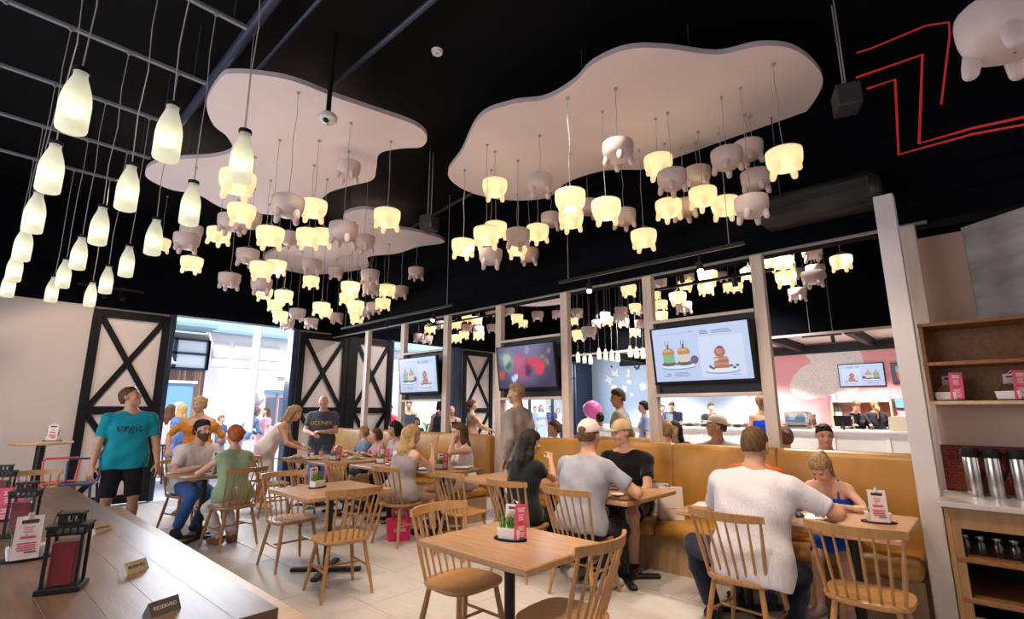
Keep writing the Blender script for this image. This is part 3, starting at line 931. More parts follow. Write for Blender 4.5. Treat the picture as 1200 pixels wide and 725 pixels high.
for px, py, on, lab in ((820, 313, 1, 'lit spotlight on the near track above the wide television'), (690.7, 337, 1, 'lit spotlight on the near track beside the red screen'),
                        (508, 372, 1, 'lit spotlight on the far track above the far banquette'), (454, 379, 0, 'dark spotlight head at the far track near the barn doors')):
    spot_head(at(px, py, x=5.0), (-.45, -.25, -.75), lab, on, ta.z if px > 600 else td.z)
t2a, t2b = at(765, 340, x=6.6), at(907, 317, x=6.6)
track(t2b.y, t2a.y, 6.6, t2a.z, 'black light track in the far room above the pendants')
t3a, t3b = at(497, 383, x=7.6), at(584, 366, x=7.6)
track(t3b.y, t3a.y, 7.6, t3a.z, 'black light track in the far room by its barn door')
spot_head(at(799, 326, x=6.6), (.3, 0, -1), 'dark spotlight head on the far room track beside a pendant', 0, t2a.z)
spot_head(at(861, 330, x=6.6), (.3, 0, -1), 'dark spotlight head on the far room track near the post', 0, t2a.z)
t4a, t4b = at(940, 395, x=11.6), at(986, 388, x=11.6)
track(t4b.y, t4a.y, 11.6, t4a.z, 'short black light track in front of the servery')
spot_head(at(976, 397, x=11.6), (.5, 0, -.8), 'dark spotlight head hanging before the servery', 0, t4a.z)
sp = at(133, 357, y=10.2)
tt = thing('track_spotlight', 'pair of black spotlight heads over the barn door beside the plain wall', 'spotlight', (sp.x, 10.475, 3.42))
MB().box((0, .1, .1), (.9, .04, .04)).build('bar', M['metal'], tt, False)
for dx in (-.12, .12):
    MB().tube([(dx, .1, .1), (dx, 0, -.02), (dx + .02, -.05, -.1)], [.012, .04, .04], 10).build('head', M['metal'], tt)
def pipe(a, b, r_, label, m=None, name='ceiling_pipe'):
    t = MB().tube([a, b], r_, 12).build(name, m or M['pipe'])
    tag(t, label, 'pipe')
za = 4.85
mpipe = mat('duct_blue_grey', (.05, .06, .10), .4, metal=.3)
p0, p1 = at(320, 0, z=za), at(232, 118, z=za); pipe(p0 + (p0 - p1) * .6, p1 + (p1 - p0) * .3, .05, 'thick dark ceiling duct running beside the bottle rails', mpipe)
p0, p1 = at(374, 0, z=za), at(300, 84, z=za); pipe(p0 + (p0 - p1) * .5, p1 + (p1 - p0) * .4, .018, 'thin ceiling conduit above the broad cloud', mpipe)
p0, p1 = at(507, 0, z=za), at(386, 104, z=za); pipe(p0 + (p0 - p1) * .4, p1 + (p1 - p0) * .5, .028, 'ceiling conduit passing over the camera dome', mpipe)
p0, p1 = at(536, 236, z=za), at(440, 291, z=za); pipe(p0 + (p0 - p1) * .6, p1, .022, 'dark conduit above the smaller cloud', M['pipe'])
# dome sensor on a drop rod
p = at(384, 140, z=4.10)
dm = thing('ceiling_camera', 'round white dome camera on a black drop rod below the broad cloud', 'camera', p)
MB().lathe([(.01, .05), (.075, .045), (.085, .02), (.085, -.005), (.06, -.03), (.01, -.04)], 20).build('housing', M['ceramic'], dm)
MB().ell((-.03, -.03, -.025), .028, 12, 8).build('lens', M['dark'], dm)
MB().tube([(0, 0, .05), (0, 0, ZC - p.z)], .022, 10).build('drop_rod', M['metal'], dm)
def speaker(px, py, z, s_, lab):
    p = at(px, py, z=z)
    t = thing('ceiling_speaker', lab, 'speaker', p, R(20))
    MB().box((0, 0, 0), (s_, s_ * .8, s_ * .9), .01).build('cabinet', mat('speaker_grey', (.035, .035, .035), .6), t, False)
    MB().box((0, -s_ * .41, 0), (s_ * .85, .01, s_ * .75), .003).build('grille', M['dark'], t, False)
    for dx in (-.04, .04):
        MB().tube([(dx, 0, s_ * .45), (dx, 0, ZC - z)], .006, 6).build('hanger', M['cord'], t)
speaker(992, 117, 4.05, .22, 'black box speaker hung beside the wavy cloud tip')
speaker(503, 262, 3.95, .22, 'black box speaker hung beyond the two big clouds')
spk = at(512, 70, z=4.9)
sm = thing('smoke_detector', 'small white smoke detector on the black ceiling', 'detector', (spk.x, spk.y, ZC - .03))
MB().lathe([(.01, 0), (.05, .0), (.06, .03), (.01, .031)], 14).build('housing', M['ceramic'], sm)
# red light falling on ceiling pipes, painted as glowing lines
zn = 4.93
def red_glow_line(pix, r_, label):
    pts = [at(px, py, x=BX - .02) for px, py in pix]
    tag(MB().tube(pts, r_, 6).build('neon_tube', M['red']), label, 'neon light', 'red light lines on the black bulkhead')
red_glow_line([(1004, 62), (1020, 57), (1085, 30), (1112, 26), (1113, 40), (1103, 122)], .008, 'red light line bending around the outer corner of the zigzag')
red_glow_line([(1003, 91), (1081, 64), (1077, 168), (1140, 150), (1205, 136)], .011, 'red light line in the middle of the zigzag')
red_glow_line([(1016, 104), (1049, 93), (1053, 181), (1140, 157), (1205, 145)], .010, 'innermost red light line of the zigzag')
ac = thing('air_conditioner', 'dark rounded air duct above the servery bulkhead end', 'air conditioner', (5.2, .95, 3.30))
MB().box((0, 0, .1), (.34, 1.0, .3), .07).build('casing', mat('duct_dark', (.02, .02, .022), .4), ac)
MB().box((-.172, 0, .12), (.01, .8, .05)).build('outlet', M['dark'], ac, False)
MB().tube([(0, .3, .2), (0, .3, ZC - 3.3)], .006, 6).build('hanger', M['pipe'], ac)

# ------------------------------------------------------------ televisions in the divider
def poly_part(name, shapes, T, parent):
    """flat printed / displayed shapes: list of (material, outline in (x, z))"""
    mb = MB(); mats = []
    for i, (m, pts) in enumerate(shapes):
        if m not in mats: mats.append(m)
        mb.mi = mats.index(m)
        mb.M = T @ Matrix.Translation((0, 0, .0012 + .0004 * i))
        mb.raw([(x, y, 0) for x, y in pts], [tuple(range(len(pts)))])
    mb.mi = 0
    return mb.build(name, mats, parent, False)
def E(n, c, s_=1.0): return emis('screen_' + n, c, s_)
def burger_screen(k=1.0):
    s = []
    bg = E('pale', (.50, .60, .86), .95); bg2 = E('pale_panel', (.62, .68, .90), .95)
    s.append((bg, [(-.5, -.28), (.5, -.28), (.5, .28), (-.5, .28)]))
    s.append((bg2, [(.0, -.25), (.44, -.25), (.44, .16), (.0, .16)]))
    plate = E('plate', (.70, .78, .95), .95); plsh = E('plate_edge', (.22, .42, .66), .8)
    bun = E('bun', (.55, .26, .08), .8); bun2 = E('bun_light', (.75, .45, .18), .8); lettuce = E('lettuce', (.20, .52, .30), .8); meat = E('meat', (.16, .09, .06), .7)
    cream = E('cream', (.70, .66, .58), .85); dk = E('dark_green', (.08, .17, .11), .6); pk = E('pancake', (.46, .14, .09), .8); pk2 = E('pancake_light', (.62, .25, .16), .8)
    vio = E('violet', (.17, .08, .26), .7); txt = E('text', (.20, .18, .32), .6); straw = E('stick', (.08, .07, .07), .5)
    s.append((plsh, circ(-.24, -.135, .19, 22, .028))); s.append((plate, circ(-.24, -.125, .185, 22, .024)))
    for cx, filling in ((-.335, lettuce), (-.165, cream)):
        s.append((dk, circ(cx, -.098, .085, 16, .022)))
        s.append((meat, rrect(.13, .03, .012, 3, cx, -.085)))
        s.append((filling, rrect(.125, .10, .03, 4, cx, -.035)))
        s.append((bun, circ(cx, .018, .068, 18, .055, 0, math.pi)))
        s.append((bun2, circ(cx - .008, .030, .045, 14, .035, 0, math.pi)))
        s.append((bun, rrect(.136, .03, .012, 3, cx, .012)))
        for dx in (-.012, .006):
            s.append((straw, [(cx + dx - .002, .06), (cx + dx + .002, .06), (cx + dx * 2 + .003, .145), (cx + dx * 2 - .002, .145)]))
        s.append((straw, rrect(.012, .05, .004, 2, cx, .085)))
    s.append((pk, circ(-.25, -.10, .03, 10, .014)))
    s.append((vio, circ(-.055, -.065, .042, 14)))
    s.append((vio, [(-.085, -.09), (-.05, -.115), (-.03, -.09)]))
    s.append((plsh, circ(.215, -.195, .17, 22, .030))); s.append((plate, circ(.215, -.185, .165, 22, .026)))
    for dx in (-.115, -.085, -.10, .095, .12, .15):
        s.append((dk, circ(.215 + dx, -.155 + .012 * math.sin(dx * 90), .017, 8, .012)))
    for i in range(4):
        s.append(((pk, pk2)[i % 2], rrect(.155 - .006 * i, .034, .014, 3, .215 + .004 * (-1) ** i, -.15 + .027 * i)))
    s.append((cream, circ(.16, -.08, .03, 10, .014)))
    s.append((pk, circ(.21, -.005, .055, 16))); s.append((pk2, circ(.203, .006, .034, 12)))
    s.append((vio, circ(.215, .04, .03, 10, .015)))
    def lines(x, y, w_, n, h=.007, gap=.014):
        for i in range(n):
            s.append((txt, [(x, y - i * gap), (x + w_ * (.85 + .15 * ((i * 7) % 3) / 2), y - i * gap), (x + w_ * (.85 + .15 * ((i * 7) % 3) / 2), y - i * gap + h), (x, y - i * gap + h)]))
    lines(.03, .215, .085, 3); lines(.15, .215, .20, 3, .005)
    lines(-.36, -.205, .05, 1); lines(-.395, -.222, .09, 1); lines(-.28, -.195, .17, 4, .004, .012)
    lines(.31, -.235, .09, 1, .004); lines(-.09, .225, .05, 1, .004)
    for yy, x0 in ((.215, -.44),):
        s.append((txt, [(x0, yy), (-.02, yy + .004), (-.02, yy + .006), (x0, yy + .002)]))
    return [(m, [(x * k, y * k) for x, y in p]) for m, p in s]
def film_mat():
    """a soft moving picture: blurred patches of light blended over a night-blue ground"""
    m = bpy.data.materials.new('screen_film'); m.use_nodes = True
    t = m.node_tree; b = t.nodes['Principled BSDF']
    b.inputs['Base Color'].default_value = (.02, .02, .02, 1); b.inputs['Roughness'].default_value = .3
    tc = t.nodes.new('ShaderNodeTexCoord')
    nz = t.nodes.new('ShaderNodeTexNoise'); nz.inputs['Scale'].default_value = 7; nz.inputs['Detail'].default_value = 5
    t.links.new(tc.outputs['Object'], nz.inputs[0])
    sep = t.nodes.new('ShaderNodeVectorMath'); sep.operation = 'MULTIPLY_ADD'
    sep.inputs[1].default_value = (.16,) * 3
    t.links.new(nz.outputs['Color'], sep.inputs[0]); t.links.new(tc.outputs['Object'], sep.inputs[2])
    cur = None
    blobs = [(-.05, .20, .50, (.20, .17, .34)), (-.30, .08, .16, (.20, .34, .36)), (-.33, .13, .08, (.42, .52, .42)), (-.44, -.09, .07, (.50, .08, .04)), (-.30, .02, .06, (.05, .13, .12)), (-.05, .0, .20, (.42, .07, .17)), (-.10, .06, .12, (.52, .12, .24)),
             (.05, -.06, .09, (.10, .02, .06)), (.14, .05, .10, (.62, .05, .10)), (.27, .0, .09, (.80, .03, .05)), (.23, -.08, .07, (.75, .04, .06)), (-.22, -.14, .07, (.55, .72, .85)), (-.17, -.12, .05, (.60, .75, .88)), (.33, .12, .05, (.26, .24, .10)), (.42, .17, .04, (.30, .30, .14)), (.38, .05, .04, (.22, .22, .10)), (.06, .22, .06, (.36, .30, .46))]
    for x, y, r_, c in blobs:
        d = t.nodes.new('ShaderNodeVectorMath'); d.operation = 'DISTANCE'
        # object space of the screen part: x = depth, y = across (flipped), z = up
        d.inputs[1].default_value = (-.06 + .08, -x * 1.04 + .08, y * 1.04 + .09)
        t.links.new(sep.outputs[0], d.inputs[0])
        mr = t.nodes.new('ShaderNodeMapRange'); mr.interpolation_type = 'SMOOTHSTEP'
        mr.inputs[1].default_value = r_ * 1.25; mr.inputs[2].default_value = r_ * .35
        t.links.new(d.outputs['Value'], mr.inputs[0])
        mx = t.nodes.new('ShaderNodeMix'); mx.data_type = 'RGBA'
        t.links.new(mr.outputs[0], mx.inputs[0])
        if cur is None: mx.inputs[6].default_value = (.035, .03, .085, 1)
        else: t.links.new(cur, mx.inputs[6])
        mx.inputs[7].default_value = (*c, 1)
        cur = mx.outputs[2]
    t.links.new(cur, b.inputs['Emission Color']); b.inputs['Emission Strength'].default_value = .95
    return m
def film_screen():
    return [(film_mat(), [(-.5, -.28), (.5, -.28), (.5, .28), (-.5, .28)])]
def tv(y0, y1, zc, shapes, label):
    yc = (y0 + y1) / 2; wd = (y0 - y1) - .10
    t = thing('television', label, 'television', (BX - .08, yc, zc), 0, 'televisions in the divider')
    tilt = R(7)
    W_, H_ = 1.10, .635
    # screen plane faces -x, leaning down
    xr = Vector((0, -1, 0)); yu = Vector((-math.sin(tilt), 0, math.cos(tilt)))
    nrm = xr.cross(yu)   # faces -x
    T = plane_T(Vector((-.05, 0, .0)), xr, yu)
    mb = MB(); mb.M = T @ Matrix.Translation((0, 0, -.025)); mb.box((0, 0, 0), (W_, H_, .05), .006); mb.build('casing', M['black'], t, False)
    T2 = T @ Matrix.Translation((0, .012, .0005)) @ Matrix.Diagonal((1.04, 1.04, 1, 1))
    poly_part('screen', shapes, T2, t)
    mb = MB(); mb.box((.09, 0, 0), (.06, .3, .3)); mb.build('mount', M['metal'], t, False)
    return t
def bay(y0, y1, label):
    """back board and two shelves between two posts; y0 > y1"""
    t = thing('television_bay', label, 'frame', (BX, (y0 + y1) / 2, 0), 0, 'timber frames around the televisions')
    L = y0 - y1 - .118
    for z in (1.665, 2.50):
        MB().box((0, 0, z), (.12, L, .035), .003).build('shelf', M['ply'], t, False)
    MB().box((.045, 0, 2.082), (.02, L, .80)).build('back_board', mat('charcoal_board', (.03, .032, .04), .6), t, False)
for a, b, sh, lab in ((7.78, 6.54, burger_screen(), 'television showing burgers and pancakes, farthest in beside the barn doors'),
                      (5.30, 4.06, film_screen(), 'television showing a dark film scene with a red figure'),
                      (2.82, 1.58, burger_screen(), 'television showing burgers and pancakes, above the near banquette')):
    bay(a, b, 'timber frame holding the ' + lab.split(' showing ')[1].split(',')[0] + (' screen near the barn doors' if a > 7 else ' screen over the near banquette' if a < 3 else ''))
    tv(a, b, 2.09, sh, lab)
# far wall screens
def wall_tv(px0, py0, px1, py1, shapes, label, x=XF - .06):
    a, b = at(px0, py0, x=x), at(px1, py1, x=x)
    c = (a + b) / 2; wd, ht = abs(a.y - b.y), abs(a.z - b.z)
    t = thing('television', label, 'television', c, 0, 'screens on the pink wall')
    MB().box((.025, 0, 0), (.05, wd, ht), .004).build('casing', M['black'], t, False)
    T = plane_T(Vector((-.001, 0, 0)), (0, -1, 0), (0, 0, 1)) @ Matrix.Diagonal((wd * .96, ht * .93 / .56, 1, 1))
    poly_part('screen', shapes, T, t)
mir = [(m, [(-x, y) for x, y in p]) for m, p in burger_screen()]
wall_tv(981, 427, 1039, 452, mir, 'bright menu screen on the pink wall above the two people in black')
wall_tv(1043, 425, 1066, 449, [(E('night', (.035, .03, .08)), [(-.5, -.28), (.5, -.28), (.5, .28), (-.5, .28)]), (E('bright_red', (.75, .03, .06)), circ(-.05, -.05, .16, 12)), (E('lettuce', (.2, .52, .3)), circ(-.15, .1, .1, 10))], 'dark screen with red picture beside the menu screen')
wall_tv(1048, 467, 1068, 478, [(E('cyan', (.3, .75, .85)), [(-.5, -.28), (.5, -.28), (.5, .28), (-.5, .28)])], 'small cyan screen low on the pink wall')

# ------------------------------------------------------------ servery counter of the far room
ct = thing('serving_counter', 'long white panelled serving counter in front of the pink wall', 'counter', (13.4, 3.3, 0))
MB().box((.45, 0, .51), (.8, 11.6, 1.02)).build('body', M['counter'], ct, False)
MB().box((.42, 0, 1.045), (.95, 11.7, .05), .006).build('top', M['white'], ct, False)
for k in range(12):
    MB().box((.04, -5.6 + k * 1.0, .51), (.03, .07, 1.0)).build('stile', M['white'], ct, False)
for z in (.06, .98):
    MB().box((.04, 0, z), (.028, 11.6, .08)).build('rail', M['white'], ct, False)
gd = thing('display_case', 'glass food display case on the white counter', 'display case', (13.6, 4.9, 1.07))
MB().box((-.15, 0, .17), (.01, 3.6, .34)).build('glass_front', M['glass'], gd, False)
MB().box((.05, 0, .345), (.42, 3.6, .012)).build('glass_top', M['glass'], gd, False)
for y in (-1.8, -.6, .6, 1.8):
    MB().box((.05, y, .17), (.42, .012, .34)).build('divider', M['steel'], gd, False)
r5 = random.Random(4)
for k in range(16):
    y = 3.3 + k * .22 + r5.uniform(-.03, .03)
    t = thing('food_tray', 'small food tub in the glass display case, %s counting from the blue dress' % nth(k + 1), 'food', (13.68, y, 1.07), 0, 'food tubs in the display case')
    MB().box((0, 0, .04), (.2, .15, .08), .01).build('tub', M['dark'] if k % 2 else M['steel'], t, False)
    MB().ell((0, 0, .09), (.09, .065, .04), 10, 6).build('food', mat('food_%d' % (k % 4), [(.25, .3, .08), (.5, .3, .1), (.4, .1, .05), (.6, .55, .4)][k % 4], .7, var=.3), t)
cm = thing('coffee_machine', 'chrome appliance on the white counter next to the blue dress', 'appliance', (*at(936, 492, x=13.75)[:2], 1.07))
MB().box((0, 0, .2), (.4, .5, .4), .02).build('body', M['steel'], cm, False)
MB().box((-.205, 0, .22), (.01, .42, .12)).build('panel', mat('appliance_blue', (.1, .2, .35), .3), cm, False)
MB().box((-.21, 0, .07), (.03, .4, .04)).build('tray', M['dark'], cm, False)
pr = thing('till', 'black till screen on the counter before the person in black shirt', 'till', (*at(988, 497, x=13.55)[:2], 1.07))
MB().box((0, 0, .2), (.03, .34, .24), .005, (0, R(-15), 0)).build('screen', M['black'], pr, False)
MB().tube([(.02, 0, 0), (.01, 0, .15)], .025, 8).build('stand', M['metal'], pr)
tp = thing('tap', 'bright curved tap on the counter in front of the person in black shirt', 'tap', (*at(1001, 500, x=13.5)[:2], 1.07))
MB().tube([(0, 0, 0), (0, 0, .25), (-.04, 0, .31), (-.1, 0, .3), (-.12, 0, .25)], .014, 8).build('spout', M['chrome'], tp)
MB().lathe([(.03, 0), (.03, .02), (.016, .03)], 10).build('base', M['chrome'], tp)
bx = thing('box', 'pale box on the counter beside the servery end', 'box', (*at(1055, 498, x=13.55)[:2], 1.07))
MB().box((0, 0, .15), (.25, .36, .30)).build('carton', mat('carton_cream', (.75, .68, .5), .7), bx, False)
MB().box((0, 0, .305), (.2, .12, .012)).build('flap', mat('carton_cream', (.75, .68, .5), .7), bx, False)
# back shelves on the pink wall
sh = thing('wall_shelf', 'timber shelf unit on the pink wall behind the two people in black', 'shelf', (15.4, 0, 0))
ya, yb_ = at(975, 470, x=15.35).y, at(1044, 470, x=15.35).y
for z in (1.30, 1.72):
    MB().box((0, (ya + yb_) / 2, z), (.34, ya - yb_, .035)).build('board', M['oakpale'], sh, False)
MB().box((-.02, (ya + yb_) / 2, 1.08), (.36, ya - yb_, .04)).build('board', M['oakpale'], sh, False)
for y in (ya, ya - .55, yb_ + .25, yb_):
    MB().box((0, y, .87), (.34, .035, 1.72)).build('upright', M['oakpale'], sh, False)
for k, (px, m) in enumerate([(972, 'pinkcard'), (977, 'whitecard'), (984, 'white'), (989, 'white'), (994, 'whitecard'), (1022, 'white'), (1028, 'white'), (1035, 'whitecard'), (1040, 'printpale')]):
    p = at(px, 462, x=15.35)
    o = thing('gift_box', 'small pale gift box on the shelf top, %s counting from the terrazzo patch' % nth(k + 1), 'box', (15.36, p.y, 1.7375), 0, 'gift boxes on the far shelf')
    hh = .12 + .05 * (k % 3)
    MB().box((0, 0, hh / 2), (.12, .10, hh), .004).build('carton', M[m], o, False)
    MB().box((0, 0, hh + .004), (.125, .03, .008)).build('ribbon', M['pinkcard'], o, False)
for k, px in enumerate((980, 984)):
    p = at(px, 476, x=15.35)
    o = thing('wine_bottle', 'dark bottle in the shelf bay, %s' % ('outer one' if k == 0 else 'inner one'), 'bottle', (15.3, p.y, 1.3175))
    MB().lathe([(.001, 0), (.04, 0), (.04, .2), (.015, .27), (.015, .33), (.001, .33)], 12).build('glass', M['dark'], o)
    MB().lathe([(.041, .06), (.041, .14)], 12).build('label', M['whitecard'], o)

# ------------------------------------------------------------ near right: hutch and coffee counter
M['oakdim'] = wood('oak_cabinet', (.34, .19, .075), 'z', .45, .15, 4)
cb = thing('sideboard', 'oak service cabinet with pale counter and open dark shelves beside the column', 'cabinet', (4.93, -.06, 0))
L = .80
for y in (.38, -.40):
    MB().box((0, y, .43), (.64, .03, .86), .003).build('side_panel', M['oakdim'], cb, False)
MB().box((.30, 0, .43), (.02, L - .04, .86)).build('back_panel', M['dark'], cb, False)
for z, h in ((.80, .13), (.545, .03), (.30, .03), (.10, .20)):
    MB().box((-.30 if h > .1 else -.02, 0, z), (.03 if h > .1 else .60, L - .07, h), .002).build('rail' if h > .1 else 'shelf', M['oakdim'] if h > .1 else M['walnut'], cb, False)
MB().box((-.30, .35, .43), (.032, .06, .86), .002).build('stile', M['oakdim'], cb, False)
MB().box((-.01, 0, .885), (.70, L + .04, .035), .004).build('worktop', mat('pale_stone', (.55, .50, .48), .25, var=.05), cb, False)
bs = MB()
struct('trim_splashback', MB().box((5.245, -.06, 1.07), (.02, .80, .34)), mat('grout_dark', (.10, .03, .03), .8))
tl = bpy.data.objects['trim_splashback']
ti = MB().box((0, 0, 0), (.008, .044, .019), .002).mesh('tile', M['redtile'], False)
for k in range(14):
    for j in range(15):
        link('tile', ti, tl, (5.232, .315 - .047 * j - (.023 if k % 2 else 0), .925 + .0225 * k))
hu = thing('wall_cabinet', 'open walnut wall shelves above the coffee flasks', 'cabinet', (5.08, -.06, 0))
for y in (.385, -.395):
    MB().box((0, y, 1.845), (.34, .024, .60), .002).build('upright', M['walnut'], hu, False)
for z in (1.555, 1.84, 2.135):
    MB().box((-.005, 0, z), (.35, L, .026), .002).build('board', M['oakpale'] if z < 1.6 else M['walnut'], hu, False)
MB().box((.165, 0, 1.845), (.012, L, .58)).build('back_panel', M['walnut'], hu, False)
struct('wall_right', MB().box((5.30, -.06, 1.5), (.06, .78, 1.14)), M['tan'])
for k, (px, dx) in enumerate(((1141, 0), (1166, 0), (1196, 0))):
    p = at(px, 560, x=5.02)
    o = thing('coffee_flask', 'tall steel coffee flask with black lid on the pale counter, ' + ('next to the column' if k == 0 else 'middle of three' if k == 1 else 'farthest from the column'), 'flask', (5.02, p.y, .9025), R(200), 'steel flasks on the counter')
    MB().lathe([(.001, 0), (.046, 0), (.048, .01), (.048, .27), (.045, .285), (.001, .285)], 20).build('body', M['steel'], o)
    MB().lathe([(.048, .268), (.054, .275), (.054, .315), (.044, .33), (.001, .332)], 20).build('lid', M['black'], o)
    MB().tube([(0, .045, .30), (0, .078, .29), (0, .08, .20), (0, .048, .12)], .010, 8).build('handle', M['black'], o)
for k, px in enumerate((1132, 1150, 1170, 1190)):
    p = at(px, 645, x=4.75)
    o = thing('glass_jar', 'small glass jar in the dark cabinet shelf, %s from the column' % nth(k + 1), 'jar', (4.78, p.y, .56))
    MB().lathe([(.001, 0), (.035, 0), (.038, .07), (.025, .09), (.025, .1)], 12).build('glass', M['glass'], o)
    MB().lathe([(.027, .1), (.027, .115), (.001, .115)], 12).build('lid', M['steel'], o)

# ------------------------------------------------------------ planters with menus
def card(w_, h_, m, T, parent, shapes, name='menu_card'):
    mb = MB(); mb.M = T; mb.box((0, h_ / 2, -.0012), (w_, h_, .002)); c = mb.build(name, m, parent, False)
    s = []
    for mm, x0, y0, x1, y1 in shapes:
        s.append((mm, [(x0 * w_, y0 * h_), (x1 * w_, y0 * h_), (x1 * w_, y1 * h_), (x0 * w_, y1 * h_)]))
    poly_part('print', s, T, c)
    return c
def txt_rows(m, x0, x1, y1, n, gap, h):
    return [(m, x0 + .04 * (i % 2), y1 - i * gap - h, x1 - .06 * ((i * 3) % 4) / 3, y1 - i * gap) for i in range(n)]
PINK = txt_rows(M['printpale'], -.30, .30, .90, 3, .045, .03) + txt_rows(M['printpale'], -.25, .2, .72, 4, .05, .025) + [(M['printred'], -.3, .42, .3, .48)] + txt_rows(M['printpale'], -.3, .28, .38, 3, .05, .028) + txt_rows(M['printpale'], -.3, .32, .2, 3, .05, .025)
WHITE = [(M['printdark'], -.30, .82, .32, .91)] + txt_rows(M['printred'], -.2, .2, .74, 3, .05, .018) + [(M['printred'], -.28, .47, .28, .53)] + txt_rows(M['printred'], -.36, .36, .38, 4, .05, .03) + [(M['printdark'], -.05, .14, .38, .17)]
def planter(white, dry=False):
    t = thing('menu_planter', 'x', 'table planter', (0, 0, 0), 0, 'grass planters with menus on the tables')
    MB().prism(circ(0, 0, .105, 20, .062), 0, .010).build('tray', M['black'], t)
    MB().prism(rrect(.135, .07, .012), .010, .066, rrect(.152, .084, .014)).build('trough', M['ceramic'], t, False)
    r_ = random.Random(3); vs = []; fs = []
    for i in range(110):
        x = r_.uniform(-.062, .062); y = r_.uniform(-.03, .03); a = r_.uniform(0, 6.28); h = r_.uniform(.06, .115); l = r_.uniform(.0, .035); b = r_.uniform(0, 6.28)
        dx, dy = .0022 * math.cos(a), .0022 * math.sin(a)
        k = len(vs)
        vs += [(x - dx, y - dy, .06), (x + dx, y + dy, .06), (x + dx * .8 + l * .35 * math.cos(b), y + dy * .8 + l * .35 * math.sin(b), .06 + h * .6), (x - dx * .8 + l * .35 * math.cos(b), y - dy * .8 + l * .35 * math.sin(b), .06 + h * .6), (x + l * math.cos(b) * 1.2, y + l * math.sin(b) * 1.2, .06 + h)]
        fs += [(k, k + 1, k + 2, k + 3), (k + 3, k + 2, k + 4)]
    if dry:
        MB().ell((0, 0, .07), (.066, .032, .05), 16, 8).build('dried_filling', mat('dried_brown', (.07, .03, .015), .9, bump=.5, bscale=60), t)
    else:
        g = MB().raw(vs, fs).build('grass', M['grass'], t, False); g['kind'] = 'stuff'
    if white:
        T = plane_T((.0, -.052, .012), (1, 0, 0), (0, .12, 1))
        card(.105, .205, M['whitecard'], T, t, WHITE)
        MB().tube([(0, -.03, .20), (0, -.026, .232)], [.022, .016], 10, flat=.3).build('clip', M['ceramic'], t)
    else:
        T = plane_T((-.005, .045, .03), (1, 0, 0), (0, .08, 1))
        card(.105, .16, M['whitecard'], T, t, WHITE, 'clipboard')
        MB().tube([(-.03, .062, .19), (0, .064, .215), (.03, .062, .19)], .004, 6).build('clip', M['chrome'], t)
        T = plane_T((.072, -.018, .012), (.55, .83, 0), (.05, 0, 1))
        card(.085, .195, M['pinkcard'], T, t, PINK)
    return t
pA = planter(0); pB = planter(1); pC = planter(0, True)
used = set()
def put_planter(kind, x, y, z, rz, label):
    pr = (pA, pB, pC)[kind]
    if kind not in used:
        used.add(kind); pr.location = (x, y, z); pr.rotation_euler = (0, 0, R(rz)); pr['label'] = label
        return pr
    return dup(pr, (x, y, z), R(rz), label)
def tz(px, py, z=.75): 
    p = at(px, py, z=z); return p.x, p.y
x, y = tz(598, 632); put_planter(0, x, y, .75, -72, 'grass planter with pink menu card on the empty front table')
x, y = tz(372, 571); put_planter(0, x, y, .75, 20, 'grass planter in white trough on the small table between empty chairs')
x, y = tz(290, 571); put_planter(1, 2.42, 7.12, .75, -40, 'grass planter with pale menu between the person in jeans and the sage top')
x, y = tz(1030, 612); put_planter(1, x, y, .75, -70, 'grass planter with pale menu on the table where the child in blue draws')
put_planter(0, 4.36, 5.36, .75, -60, 'grass planter on the table shared by the grey playsuit and the white tank top')
put_planter(0, 4.02, 7.50, .75, -60, 'grass planter with pink card among the plates of the family table')
put_planter(0, 4.25, 6.55, .75, -60, 'grass planter on the table just behind the grey playsuit')
put_planter(1, hp.location.x + .1, hp.location.y - .02, 1.1, -20, 'grass planter with menu on the tall round bar table')
x, y = tz(28, 655, .755); put_planter(1, x, y, .753, -5, 'grass planter with pale menu on the communal table beside a lantern')
tc2 = thing('menu_stand', 'pink menu card standing on the communal table behind the second lantern', 'menu', (*tz(8, 610, .755), .753), R(-8))
card(.14, .22, M['pinkcard'], plane_T((0, 0, .0), (1, 0, 0), (0, .15, 1)), tc2, PINK)
MB().box((0, .02, .006), (.16, .06, .012)).build('base', M['black'], tc2, False)

for px, lab in ((1112, 'planter with pink menu on the walnut shelf, nearer the column'), (1186, 'planter with pink menu on the walnut shelf, farther from the column')):
    p = at(px, 470, x=5.02)
    put_planter(2, 5.02, p.y, 1.568, -118, lab)
